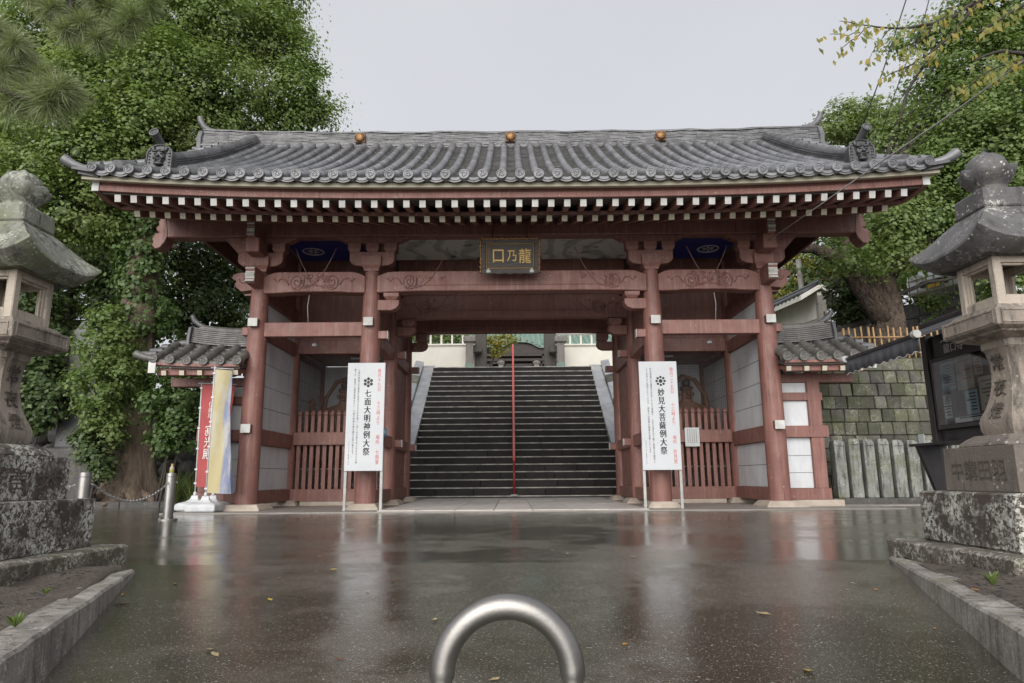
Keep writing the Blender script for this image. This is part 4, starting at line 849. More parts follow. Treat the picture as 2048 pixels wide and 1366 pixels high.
# ------------------------------------------------------------------ notice boards in front of the inner columns
def sign(px0, px1, pyt, pyb, Y, label, red, main, small, tiny, dots):
    a, c = at(px0, pyb, Y), at(px1, pyb, Y); x0, x1 = a.x, c.x; zb = (a.z+c.z)/2; zt = at((px0+px1)/2, pyt, Y).z; w_, h_ = x1-x0, zt-zb; xc = (x0+x1)/2
    T = thing('notice_board', label, 'sign', (xc, Y, 0), 'pair of white notice boards')
    b_ = MB(); b_.box(x0, x1, Y-.014, Y+.006, zb, zt); B = b_.build('panel', 'sign_white', T, bevel=.004)
    for x in (x0+.02, x1-.02):
        b_ = MB(); b_.box(x-.022, x+.022, Y+.007, Y+.045, .005, zb+.4); b_.build('post', 'sign_post', T, bevel=.003)
    b_ = MB(); b_.box(x0+.045, x1-.045, Y+.008, Y+.03, zb+.1, zb+.14); b_.build('crossbar', 'sign_post', T)
    P = lambda u, v: (x0+u*w_, Y-.0145, zt-v*h_)
    def colm(txt, u, v0, v1, cw, mat, bold=0.): text_mesh('lettering', '\n'.join(txt), .1, mat, B, P(u, v0), (1, 0, 0), (0, 0, 1), bold, 1., .0008, fit=(cw*w_, (v1-v0)*h_))
    for txt, v0, v1 in red: colm(txt, .85, v0, v1, .095, 'red_ink')
    [colm(main, .56+q, .255, .86, .17, 'ink') for q in (-.006, .006)]
    colm(small[0], .305, .06, .935, .05, 'ink'); colm(small[1], .205, .055, .875, .05, 'ink'); colm(tiny, .105, .73, .945, .032, 'ink')
    b_ = MB(); cc = P(.56, .185)
    spots = [(0, 0, .033 if dots == 8 else .026)]+[((.058 if dots == 6 else .066)*math.cos(q*2*math.pi/dots+math.pi/2), (.058 if dots == 6 else .066)*math.sin(q*2*math.pi/dots+math.pi/2), .026 if dots == 6 else .021) for q in range(dots)]
    for dx, dz, r_ in spots: b_.prism([(cc[0]+dx+r_*math.cos(t_), cc[2]+dz+r_*math.sin(t_)) for t_ in np.linspace(0, 2*math.pi, 18, endpoint=False)], 'y', cc[1]-.001, cc[1])
    b_.build('star_crest', 'ink', B); return T
sign(688, 765, 726, 942, -.45, 'white notice board left of the stairs with seven-dot crest', (('毎月十九日', .055, .27), ('十三時より', .36, .58), ('場所', .675, .76), ('七面堂', .81, .94)), '七面大明神例大祭',
     ('七面大明神は法華経を信仰するものを守護し、苦しみを除き安らぎを与える神', '様です。例祭では御祈祷祭を行い、七面大明神の御守護をお受け戴きます。'), 'どなたでもご参拝下さい', 6)
sign(1286, 1364, 723, 940, -.45, 'white notice board right of the stairs with nine-dot crest', (('毎月二十五日', .055, .30), ('十三時より', .39, .59), ('場所', .69, .765), ('妙見堂', .815, .94)), '妙見大菩薩例大祭',
     ('妙見菩薩は北極星の化身とされる菩薩で、人生の道を切り開く開運の守護神と', 'して古来より信仰されています。例祭では皆様の開運を祈願いたします。'), 'どなたでもご参拝下さい', 8)
a = at(1371, 893, 1.84); c = at(1398, 855, 1.84)
b_ = MB(); b_.box(a.x, c.x, 1.835, 1.845, a.z, c.z); o = b_.build('paper_notice', 'paper', None, bevel=.003); tag(o, 'small pale paper notice fixed to the right picket rail', 'notice')
b_ = MB()
for k in range(5):
    x = a.x+.05+.042*k
    for q in range(7): b_.box(x, x+.012, 1.8335, 1.8345, c.z-.06-q*.04, c.z-.035-q*.04)
structure(b_.build('faint_writing', 'poster_dark', o), 'stuff')
p_ = at(772, 866, .1); b_ = MB(); b_.box(p_.x-.03, p_.x+.03, -.02, .02, p_.z-.07, p_.z+.07); o = b_.build('blue_gadget', 'blue_plastic', None, bevel=.01); tag(o, 'small blue plastic box on the inner left column', 'box')
b_ = MB(); b_.box(p_.x-.02, p_.x+.02, -.024, -.0205, p_.z-.02, p_.z+.05); b_.build('face_plate', 'poster_blue', o)

# ------------------------------------------------------------------ low tiled wing walls beside the gate
def wing(sx, label):
    T = thing('wing_wall', label, 'wall', (sx*5., .3, 0), 'tiled wing walls of the gate'); Y = .3
    def wb(name, mat, x0, x1, y0, y1, z0, z1, bevel=.006, parent=None):
        b_ = MB(); b_.box(min(sx*x0, sx*x1), max(sx*x0, sx*x1), y0, y1, z0, z1); return b_.build(name, mat, parent or T, bevel=bevel)
    wb('base_stone', 'plinth_stone', 4.66, 5.55, .02, .6, -.02, .11, .012); wb('sill', 'red_paint', 4.6, 5.42, .18, .42, .111, .30)
    wb('post', 'red_paint', 5.16, 5.38, .19, .41, .30, 2.3); wb('middle_beam', 'red_paint', 4.6, 5.46, .17, .43, 1.16, 1.36); wb('upper_beam', 'red_paint', 4.6, 5.42, .2, .4, 1.80, 1.94); wb('wall_plate', 'red_paint', 4.6, 6.0, .2, .4, 2.12, 2.27)
    for z0, z1 in ((.30, .56), (.56, .85), (.85, 1.16), (1.36, 1.80), (1.94, 2.12)): wb('plaster_panel', 'white_plaster', 4.6, 5.16, .26, .34, z0+.003, z1-.003, .004)
    wb('panel_batten', 'dark_wood', 4.6, 5.16, .27, .33, .3, 2.12, 0)
    def wl(x): return .07*max(0, (x-5.)/1.2)**2
    def wz(y, x=0.):
        k = (abs(y-Y)); s_ = 1-k/.78; return 2.44+.43*(.75*s_+.25*s_*s_)+wl(abs(x))
    wb('eave_beam', 'red_paint', 4.6, 5.95, -.36, -.22, 2.24, 2.36)
    for x in (4.62, 4.92, 5.22, 5.52, 5.82):
        b_ = MB(); b_.bar((sx*x, -.42, 2.27), (sx*x, .2, 2.42), .075, .075); rf = b_.build('rafter', 'red_paint', T); b_ = MB(); b_.bar((sx*x, -.429, 2.268), (sx*x, -.421, 2.27), .078, .078); b_.build('white_end', 'cream_paint', rf)
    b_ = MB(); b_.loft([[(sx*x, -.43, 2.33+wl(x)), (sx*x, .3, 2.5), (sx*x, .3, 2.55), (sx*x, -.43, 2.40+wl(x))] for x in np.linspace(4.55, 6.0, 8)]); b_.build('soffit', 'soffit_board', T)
    b_ = MB(); b_.loft([[(sx*x, -.47, 2.36+wl(x)), (sx*x, -.4, 2.36+wl(x)), (sx*x, -.4, 2.42+wl(x)), (sx*x, -.47, 2.41+wl(x))] for x in np.linspace(4.55, 6.05, 9)]); b_.build('fascia', 'red_paint', T, bevel=.004)
    b_ = MB(); b_.box(min(sx*5.93, sx*6.05), max(sx*5.93, sx*6.05), -.50, -.475, 2.26, 2.45); b_.build('white_end', 'white_paint', T); 
    # tiles
    xs_ = [4.58+.28*i for i in range(6)]; yb = [-.48, -.2, .08, .3]
    b_ = MB()
    for i in range(6):
        x0, x1 = xs_[i]+.05, xs_[i]+.23; xm = (x0+x1)/2
        for sg in (1, -1):
            yy = np.linspace(-.46, .3, 6)
            for k in range(5):
                rows = [[(sx*x, (y if sg > 0 else 2*Y-y), wz(y, xm)+u-.025*(1-((x-xm)/(x1-xm))**2)) for x in np.linspace(x0, x1, 5)] for y, u in ((yy[k], -.02), (yy[k], .026), (yy[k+1]+.03, .0))]
                b_.loft(rows, False, False)
    o = b_.build('pan_tiles', 'old_tile', T, smooth=True, fix=False); structure(o, 'stuff')
    for x in xs_:
        for k in range(3):
            for sg in ((1, -1) if k else (1,)):
                b_ = MB(); cover_tile(b_, sx*x, yb[k], yb[k+1], .076, .07, wz)
                if sg < 0: b_.v = [(vx, 2*Y-vy, vz) for vx, vy, vz in b_.v]
                b_.build('cover_tile', 'old_tile', T, smooth=True, fix=False)
        d_ = link('eave_disc', dm_old, None, T, (sx*x-sx*5., -.50-.3, wz(-.48, x)+.022))
    b_ = MB(); yy = np.linspace(-.46, .3, 5)                                       # verge rolls at the outer end
    for k in range(4):
        b_ = MB(); z = wz(yy[k]+.08, 6.1); b_.tube([(sx*5.98, yy[k]+.08, z+.05), (sx*(6.28-.09*k), yy[k]+.08, z+.05)], .055, 10); b_.build('verge_tile', 'ridge_tile', T, smooth=True)
    z = wz(-.48, 6.1); b_ = MB(); b_.tube([(sx*5.95, -.46, z), (sx*6.08, -.48, z+.015), (sx*6.2, -.50, z+.05), (sx*6.28, -.51, z+.085)], [.05, .055, .062, .07], 12); b_.build('corner_horn_tile', 'old_tile', T, smooth=True)
    b_ = MB(); z = 2.82
    for k in range(8):
        xa = 4.58; hw = .15-.007*k
        while xa < 5.68:
            xb = min(5.7, xa+random.uniform(.2, .3)); q0, q1 = .09*((xa-4.58)/1.1)**2.2, .09*((xb-4.58)/1.1)**2.2
            v = [(sx*xa, Y-hw, z+q0), (sx*(xb-.003), Y-hw, z+q1), (sx*(xb-.003), Y+hw, z+q1), (sx*xa, Y+hw, z+q0)]; v += [(x, y, zz+.026) for x, y, zz in v]
            b_.add(v, [(3, 2, 1, 0), (4, 5, 6, 7), (0, 1, 5, 4), (1, 2, 6, 5), (2, 3, 7, 6), (3, 0, 4, 7)]); xa = xb
        z += .036
    rg = b_.build('ridge', 'old_tile', T); structure(rg, 'stuff')
    b_ = MB(); b_.loft([[(sx*x, Y-.08, 2.80), (sx*x, Y-.06, 3.08+.08*((x-4.58)/1.1)**2.2), (sx*x, Y+.06, 3.08+.08*((x-4.58)/1.1)**2.2), (sx*x, Y+.08, 2.80)] for x in np.linspace(4.6, 5.68, 8)]); b_.build('ridge_core', 'dark_tile', rg)
    b_ = MB(); b_.tube([(sx*x, Y, 3.12+.09*((x-4.58)/1.1)**2.2) for x in np.linspace(4.58, 5.6, 9)], .06, 10); b_.build('ridge_cap', 'old_tile', rg, smooth=True)
    b_ = MB(); b_.prism([(Y-.2, 2.83), (Y+.2, 2.83), (Y+.2, 3.0), (Y+.16, 3.18), (Y, 3.24), (Y-.16, 3.18), (Y-.2, 3.0)], 'x', sx*5.69, sx*5.75); b_.build('ridge_end_tile', 'ridge_tile', T, bevel=.01)
    b_ = MB(); b_.tube([(sx*5.5, Y, 3.2), (sx*5.62, Y, 3.25), (sx*5.72, Y, 3.33), (sx*5.77, Y, 3.42)], [.04, .05, .05, .04], 10); b_.build('ridge_horn', 'ridge_tile', T, smooth=True)
    b_ = MB(); b_.tube([(sx*5.75, Y, 2.92), (sx*6.05, Y, 2.90)], .062, 10); b_.build('end_roll', 'ridge_tile', T, smooth=True)
dm_old = dm.copy(); dm_old.materials.clear(); dm_old.materials.append(MAT['old_tile'])
wing(-1, 'low tiled wing wall left of the gate, behind the banners'); wing(1, 'low tiled wing wall right of the gate, beside the stone wall')

# ------------------------------------------------------------------ stone staircase behind the gate
S = thing('stone_staircase', 'long flight of dark stone steps seen through the gate', 'staircase', (0, 6.1, 0))
ST_Y, ST_Z, RISE, RUN, NS = 6.1, .06, .205, .29, 22
for k in range(NS):
    y, z = ST_Y+k*RUN, ST_Z+k*RISE; hw = 3.5 if k < 7 else 2.8; x = -hw; b0 = z-(RISE if k else .1)
    while x < hw-.05:
        x1 = x+random.uniform(.65, 1.15)
        if hw-x1 < .5: x1 = hw
        b_ = MB(); b_.box(x+.003, x1-.003, y+random.uniform(0, .006), y+RUN+.05, b0, z+random.uniform(-.002, .001)); b_.build('step_stone', 'step_stone', S, bevel=.006); x = x1
    b_ = MB(); b_.box(-hw, hw, y-.008, y+.022, z-.022, z+.005); b_.build('pale_step_edge', 'pale_step_edge', S)  # pale strip along the front edge of each step
b_ = MB(); b_.prism([(ST_Y+.3, 0), (ST_Y+NS*RUN, 0), (ST_Y+NS*RUN, ST_Z+(NS-1)*RISE-.05), (ST_Y+NS*RUN-.1, ST_Z+(NS-1)*RISE-.1), (ST_Y+.3, -.01)], 'x', -2.75, 2.75); b_.build('core', 'step_stone', S)
TOPY, TOPZ = ST_Y+NS*RUN, ST_Z+(NS-1)*RISE
for sx in (-1, 1):
    ya, yb, za, zb = ST_Y+6.3*RUN, TOPY+.3, ST_Z+6.3*RISE+.12, TOPZ+.16
    for k in range(9):
        t0, t1 = k/9, (k+1)/9; y0, y1, z0, z1 = ya+(yb-ya)*t0, ya+(yb-ya)*t1-.006, za+(zb-za)*t0, za+(zb-za)*t1-.004
        b_ = MB(); b_.add([(sx*2.8, y0, z0-.9), (sx*3.2, y0, z0-.9), (sx*3.2, y1, z1-.9), (sx*2.8, y1, z1-.9), (sx*2.8, y0, z0), (sx*3.2, y0, z0), (sx*3.2, y1, z1), (sx*2.8, y1, z1)], [(3, 2, 1, 0), (4, 5, 6, 7), (0, 1, 5, 4), (1, 2, 6, 5), (2, 3, 7, 6), (3, 0, 4, 7)])
        b_.build('side_slab', 'pale_slab', S, bevel=.008)
        b_ = MB(); v = [(sx*3.21, y0, z0-.9), (sx*3.5, y0, z0-.9), (sx*3.5, y1, z1-.9), (sx*3.21, y1, z1-.9), (sx*3.21, y0, z0+.14), (sx*3.5, y0, z0+.2), (sx*3.5, y1, z1+.2), (sx*3.21, y1, z1+.14)]
        b_.add(v, [(3, 2, 1, 0), (4, 5, 6, 7), (0, 1, 5, 4), (1, 2, 6, 5), (2, 3, 7, 6), (3, 0, 4, 7)]); b_.build('border_slab', 'pale_slab' if k % 3 else 'mossy_block', S, bevel=.01)
T = thing('handrail', 'red metal handrail up the middle of the stairs', 'handrail', (.03, ST_Y+.05, ST_Z))
b_ = MB(); b_.tube([(.03, ST_Y+.05, .95), (.03, ST_Y+.3, 1.08), (.03, TOPY-.2, TOPZ+.74), (.03, TOPY+.25, TOPZ+.9)], .033, 10); b_.build('rail', 'rail_red', T, smooth='all')
for k in range(6):
    y = ST_Y+.05+k*1.2; zs = ST_Z+min(NS-1, int(k*1.2/RUN+.2))*RISE; zr = .95+(y-ST_Y-.05)*(TOPZ+.74-1.08)/(TOPY-.5-ST_Y)
    b_ = MB(); b_.tube([(.03, y, zs), (.03, y, zr)], .028, 10); b_.build('post', 'rail_red_dark' if k == 0 else 'rail_red', T, smooth='all')
b_ = MB(); b_.lathe([(.04, 0), (.1, .001), (.09, .03), (.042, .035)], 12, (.03, ST_Y+.05, ST_Z)); b_.build('base_collar', 'white_paint', T)
# upper court
b_ = MB(); b_.box(-7.5, 7.5, TOPY-.02, 60, TOPZ-1.5, TOPZ-.004); structure(b_.build('upper_court', 'paving_stone'))
UG = thing('wooden_gateway', 'old wooden gateway with two thick pillars at the top of the stairs', 'gateway', (0, 14.5, TOPZ))
for px, pq, sx in ((962, 939, -1), (1100, 1122, 1)):
    c = at(px, 735, 14.5); b_ = MB(); b_.box(c.x-.22, c.x+.22, 14.28, 14.72, TOPZ-.1, TOPZ+4.2); b_.build('pillar', 'old_pillar', UG, bevel=.02)
    q = at(pq, 735, 13.7); zt = at(pq, 686, 13.7).z; b_ = MB(); b_.box(q.x-.14, q.x+.14, 13.56, 13.84, TOPZ-.1, zt); f = b_.build('front_post', 'grey_wood', UG, bevel=.01)
    b_ = MB(); b_.square([(.16, zt), (.23, zt+.03), (.23, zt+.2), (.2, zt+.24)], (q.x, 13.7, 0)); b_.build('cap_block', 'grey_wood', f, bevel=.008)
    b_ = MB(); b_.prism([(q.x-.155, TOPZ), (q.x+.155, TOPZ), (q.x+.155, TOPZ+.32), (q.x, TOPZ+.42), (q.x-.155, TOPZ+.32)], 'y', 13.55, 13.56); b_.build('metal_shoe', 'copper_green', f)
    b_ = MB(); b_.box(min(q.x, c.x)-.05, max(q.x, c.x)+.05, 13.84, 14.28, zt-.3, zt-.08); b_.build('tie', 'old_pillar', UG)
    a0, a1 = (835, 946) if sx < 0 else (1118, 1215)
    p0, p1 = at(a0, 735, 14.5), at(a1, 735, 14.5); zt = at((a0+a1)/2, 690, 14.5).z
    if sx < 0: x0, x1 = p0.x-3, c.x-.25
    else: x0, x1 = c.x+.25, p1.x+3
    Wl = thing('court_wall', 'cream plaster court wall at the top of the stairs, %s of the gateway' % ('left' if sx < 0 else 'right'), 'wall', ((x0+x1)/2, 14.5, TOPZ), 'court walls beside the gateway')
    b_ = MB(); b_.box(x0, x1, 14.4, 14.6, TOPZ+.27, zt-.05); b_.build('plaster', 'cream_wall', Wl); b_ = MB(); b_.box(x0, x1, 14.36, 14.64, TOPZ-.1, TOPZ+.268); b_.build('stone_foot', 'concrete', Wl); b_ = MB(); b_.box(x0, x1, 14.33, 14.67, zt-.048, zt+.02); b_.build('coping', 'cream_wall', Wl, bevel=.01)
    n = int((x1-x0)/.42)
    for k in range(n): b_ = MB(); xx = x0+.1+k*.42; b_.box(xx, xx+.07, 14.47, 14.53, zt+.021, zt+.42); b_.build('baluster', 'cream_wall', Wl)
    b_ = MB(); b_.box(x0, x1, 14.42, 14.58, zt+.42, zt+.5); b_.build('top_rail', 'cream_wall', Wl)
b_ = MB(); b_.box(-2.2, 2.5, 14.3, 14.7, TOPZ+3.3, TOPZ+3.7); b_.build('lintel', 'old_pillar', UG)
# main hall with curved copper gable
H = thing('temple_hall', 'dark temple hall with curved green copper gable beyond the stairs', 'temple hall', (.2, 24, TOPZ))
hc = at(1040, 684, 22); XC, ZT = hc.x, hc.z
prof = [(0, 0), (.35, -.02), (.6, -.10), (.8, -.22), (.98, -.30), (1.25, -.30), (1.7, -.22), (2.4, -.1)]
def curve(dz): return [(XC-x, ZT+z+dz) for x, z in prof[::-1]]+[(XC+x, ZT+z+dz) for x, z in prof[1:]]
b_ = MB(); b_.prism(curve(0)+curve(.16)[::-1], 'y', 22, 24.5); b_.build('curved_gable_roof', 'copper_green', H)
for x, z in curve(.1)[::1]:
    b_ = MB(); b_.tube([(x, 21.93, z+.04), (x, 22.2, z+.04)], .06, 8); b_.build('roof_end_roll', 'copper_green', H)
b_ = MB(); b_.prism([(XC-1.3, ZT-.33), (XC-.9, ZT-.3), (XC-.55, ZT-.12), (XC, ZT-.03), (XC+.55, ZT-.12), (XC+.9, ZT-.3), (XC+1.3, ZT-.33), (XC+1.3, ZT-.7), (XC-1.3, ZT-.7)], 'y', 22.15, 22.3); b_.build('carved_gable', 'dark_wood', H)
for k in range(5): b_ = MB(); z = ZT-.62-.26*k; w_ = 2.4-.1*(k % 2); b_.box(XC-w_, XC+w_, 22.1-.05*(k % 2), 22.4, z-.09, z+.06); b_.build('carved_beam', 'dark_wood', H, bevel=.02)
for s2 in (-1, 1):
    c = at(1002 if s2 < 0 else 1073, 733, 21.9); b_ = MB(); b_.box(c.x-.12, c.x+.12, 21.78, 22.02, TOPZ-.1, c.z+.05); b_.build('stone_post', 'concrete', H); b_ = MB(); b_.square([(.1, c.z+.05), (.2, c.z+.2), (.05, c.z+.3)], (c.x, 21.9, 0)); b_.build('post_cap', 'concrete', H)
    for x in (1.25, 2.3): b_ = MB(); b_.box(XC+s2*x-.14, XC+s2*x+.14, 22.1, 22.4, TOPZ-.1, ZT-.6); b_.build('pillar', 'dark_wood', H)
b_ = MB(); b_.box(-7, 7, 24.5, 32, TOPZ-.1, ZT+.1); b_.build('hall_body', 'dark_wood', H)
V = [(-9, 23.8, ZT+.0), (9, 23.8, ZT+.0), (7, 28, ZT+3.6), (-7, 28, ZT+3.6)]; b_ = MB(); b_.add(V+[(x, y, z+.2) for x, y, z in V], [(3, 2, 1, 0), (4, 5, 6, 7), (0, 1, 5, 4), (1, 2, 6, 5), (2, 3, 7, 6), (3, 0, 4, 7)]); RF = b_.build('main_roof', 'copper_green', H)
for k in range(60): 
    x = -8.7+k*.295; b_ = MB(); b_.tube([(x, 23.78, ZT+.22), (x*.78, 28, ZT+3.84)], .05, 6); b_.build('roof_batten', 'copper_green', RF)

# ------------------------------------------------------------------ guardian statues in the side bays
def guardian(sx, label, X, raised):
    T = thing('guardian_statue', label, 'statue', (X, 3.05, .3), 'guardian statues in the side bays')
    J, E, Rr = [], [], []
    def j(p, r_, par=None):
        J.append(p); Rr.append(r_)
        if par is not None: E.append((par, len(J)-1))
        return len(J)-1
    m = sx
    pel = j((0, 0, 1.0), .24); bel = j((0, -.05, 1.2), .25, pel); che = j((0, -.03, 1.5), .28, bel); nk = j((0, -.02, 1.78), .12, che); hd = j((.0, -.05, 1.93), .13, nk); top = j((0, -.04, 2.08), .12, hd)
    for s2 in (-1, 1):
        sh = j((s2*.33, 0, 1.62), .15, che); up = raised == s2
        el = j((s2*.62, -.05, 1.50 if up else 1.28), .11, sh); fo = j((s2*.68, -.22, 1.40 if up else 1.12), .10, el)
        wr = j((s2*.60, -.32, 1.62 if up else 1.02), .065, fo); pm = j((s2*.60, -.35, 1.72 if up else .93), .07, wr)
        for f in range(5):
            a = (f-2)*.28; dz = 1 if up else -1; b1 = j((s2*(.60)+math.sin(a)*.07-s2*.0, -.36-.01*f, (1.72 if up else .93)+dz*math.cos(a)*.08), .022, pm); j((s2*.60+math.sin(a)*.15, -.40, (1.72 if up else .93)+dz*math.cos(a)*(.13+.02*(2-abs(f-2)))), .017, b1)
        hp = j((s2*.17, 0, .85), .19, pel); kn = j((s2*.27, -.08, .48), .13, hp); an = j((s2*.30, .02, .1), .08, kn); j((s2*.34, -.2, .04), .06, an)
    me = bpy.data.meshes.new('body'); me.from_pydata(J, E, []); o = link('body', me, 'statue_wood', T)
    sk = o.modifiers.new('skin', 'SKIN'); sk.use_smooth_shade = True
    bm = bmesh.new(); bm.from_mesh(me); lay = bm.verts.layers.skin.verify(); bm.verts.ensure_lookup_table()
    for v, r_ in zip(bm.verts, Rr): v[lay].radius = (r_, r_*.9)
    bm.verts[0][lay].use_root = True; bm.to_mesh(me); bm.free(); o.modifiers.new('sub', 'SUBSURF').levels = 1; o.modifiers['sub'].render_levels = 2
    w_ = T.location
    def P(x, y, z): return (w_.x+x, w_.y+y, w_.z+z)
    b_ = MB(); n = 36; rings = []
    for r_, z in ((.27, 1.12), (.3, 1.05), (.33, .85), (.4, .6), (.46, .42)): rings.append([P(r_*(1+.07*math.sin(6*a)+.03*math.sin(11*a))*math.cos(a), r_*.8*(1+.07*math.sin(6*a))*math.sin(a), z) for a in np.linspace(0, 2*math.pi, n, endpoint=False)])
    b_.loft(rings); b_.build('robe', 'statue_wood', T, smooth='all')
    for nm, ps in (('nose', [(0, -.2, 1.95, .035, .05, .04)]), ('eye', [(-.055, -.165, 2.0, .03, .025, .022)]), ('eye', [(.055, -.165, 2.0, .03, .025, .022)]), ('brow', [(-.05, -.16, 2.05, .07, .03, .018), (.05, -.16, 2.05, .07, .03, .018)]), ('mouth', [(0, -.165, 1.87, .06, .03, .02)]), ('ear', [(-.15, -.02, 1.96, .02, .035, .06)]), ('ear', [(.15, -.02, 1.96, .02, .035, .06)])):
        b_ = MB(); [ell_(b_, P(*e[:3]), e[3:]) for e in ps]; b_.build(nm, 'statue_wood', T, smooth='all')
    b_ = MB(); ell_(b_, P(0, -.02, 2.2), (.1, .1, .09)); ell_(b_, P(0, -.03, 2.08), (.15, .14, .08)); b_.build('hair', 'dark_wood', T, smooth='all')
    b_ = MB(); b_.tube([P(m*x, y, z) for x, y, z in ((-.3, .1, 1.75), (-.2, .2, 2.2), (0, .25, 2.4), (.25, .2, 2.3), (.42, .05, 1.95), (.44, -.1, 1.55), (.40, -.2, 1.2), (.55, -.2, .98), (.62, -.15, .7), (.6, -.1, .45))], .05, 8); b_.build('scarf', 'statue_wood', T, smooth='all')
    b_ = MB(); b_.box(T.location.x-.6, T.location.x+.6, 2.6, 3.5, .3, .36); b_.build('rock_base', 'dark_wall_stone', T, bevel=.04)
def ell_(b_, c, r_, n=10):
    b_.loft([[(c[0]+r_[0]*math.cos(p_)*math.cos(q*2*math.pi/n), c[1]+r_[1]*math.cos(p_)*math.sin(q*2*math.pi/n), c[2]+r_[2]*math.sin(p_)) for q in range(n)] for p_ in np.linspace(-1.5, 1.5, 7)])
guardian(-1, 'brown wooden guardian statue with raised hand in the left bay', at(690, 780, 3).x, -1)
guardian(1, 'brown wooden guardian statue with lowered hand in the right bay', at(1372, 760, 3).x, 0)
# ------------------------------------------------------------------ hillside behind and beside the gate
def ground_z(x, y):
    if abs(x) < 4.4: return -.4 if y < 13.5 else TOPZ-.6
    if x > 0:
        if x < 5.45 and y < 5: return -.4
        a = 2.78+.0*y; b = min(max((y-4.2)/3, 0), 1)*1.3+max(0, y-7)*.09; return (a+b) if y > 1.62 else -.4
    r = min(max((y-4.6)/7, 0), 1); return .10+3.4*r*r*(3-2*r)+max(0, y-13)*.1 if y > 2.0 else -.4
xs_ = np.r_[np.linspace(-60, -9, 14), np.linspace(-8.5, -4.5, 11), -4.39, 4.39, np.linspace(4.5, 11, 18), np.linspace(12, 60, 14)]; ys_ = np.r_[1.60, 1.63, 1.99, 2.01, np.linspace(2.4, 14, 30), np.linspace(16, 70, 14)]
V = [(x, y, ground_z(x, y)+(.08*math.sin(x*2.1+y*1.3)*math.sin(y*1.7) if y > 5 and abs(x) > 6 else 0)) for y in ys_ for x in xs_]; n = len(xs_)
b_ = MB(); b_.add(V, [(i*n+j, i*n+j+1, (i+1)*n+j+1, (i+1)*n+j) for i in range(len(ys_)-1) for j in range(n-1)]); structure(b_.build('hillside', 'hill_soil', smooth=True))

# ------------------------------------------------------------------ right: stone picket fence, retaining wall, bamboo fences
F_ = thing('stone_fence', 'row of grey stone posts along the road on the right', 'stone fence', (7, .6, 0))
for px in [1678+29.3*k for k in range(13)]:
    c = at(px, 930, .6); zt = at(px, 879+random.uniform(-2, 2), .6).z; b_ = MB(); w_ = .097
    b_.add([(c.x-w_, .5, .12), (c.x+w_, .5, .12), (c.x+w_, .72, .12), (c.x-w_, .72, .12), (c.x-w_, .5, zt-.06), (c.x+w_, .5, zt-.06), (c.x+w_, .72, zt-.06), (c.x-w_, .72, zt-.06), (c.x-w_*.8, .53, zt), (c.x+w_*.8, .53, zt), (c.x+w_*.8, .69, zt), (c.x-w_*.8, .69, zt)],
           [(3, 2, 1, 0), (0, 1, 5, 4), (1, 2, 6, 5), (2, 3, 7, 6), (3, 0, 4, 7), (4, 5, 9, 8), (5, 6, 10, 9), (6, 7, 11, 10), (7, 4, 8, 11), (8, 9, 10, 11)]); pst = b_.build('stone_post', 'fence_stone', F_, bevel=.012)
    b_ = MB(); b_.box(c.x-.07, c.x+.07, .494, .499, zt-.115, zt-.1); b_.build('carved_line', 'dark_wall_stone', pst)
b_ = MB(); b_.box(5.55, 10.5, .45, .78, -.05, .12); b_.build('footing', 'dark_wall_stone', F_, bevel=.01)
b_ = MB(); b_.box(5.56, 10.5, .1, .44, -.05, .02); b_.build('gutter_edge', 'concrete', F_, bevel=.01)
Wl = thing('retaining_wall', 'mossy square-block retaining wall on the right behind the stone posts', 'stone wall', (8, 1.4, 0))
zt = at(1800, 716, 1.5).z; rows = 11; ch = zt/rows
for r_ in range(rows):
    x = 5.42-random.uniform(0, .2); y = 1.22+.028*r_
    while x < 10.6:
        w_ = random.uniform(.215, .275) if r_ < rows-1 else random.uniform(.4, .6); dy = random.uniform(-.014, .014); sk = random.uniform(-.012, .012); b_ = MB()
        z0, z1 = r_*ch+.006, (r_+1)*ch-.006
        b_.add([(x+.005, y+dy, z0), (x+w_-.005, y+dy, z0), (x+w_-.005, y+.35, z0), (x+.005, y+.35, z0), (x+.005+sk, y+dy+.02, z1), (x+w_-.005+sk, y+dy+.02, z1), (x+w_-.005+sk, y+.35, z1), (x+.005+sk, y+.35, z1)], [(3, 2, 1, 0), (4, 5, 6, 7), (0, 1, 5, 4), (1, 2, 6, 5), (2, 3, 7, 6), (3, 0, 4, 7)])
        b_.build('stone_block', 'mossy_block', Wl, bevel=.012); x += w_
b_ = MB(); b_.add([(5.35, 1.3, 0), (10.7, 1.3, 0), (10.7, 1.62, 0), (5.35, 1.62, 0), (5.35, 1.58, zt-.02), (10.7, 1.58, zt-.02), (10.7, 1.75, zt-.02), (5.35, 1.75, zt-.02)], [(3, 2, 1, 0), (4, 5, 6, 7), (0, 1, 5, 4), (1, 2, 6, 5), (2, 3, 7, 6), (3, 0, 4, 7)]); b_.build('wall_core', 'dark_wall_stone', Wl)
WALL_T = zt
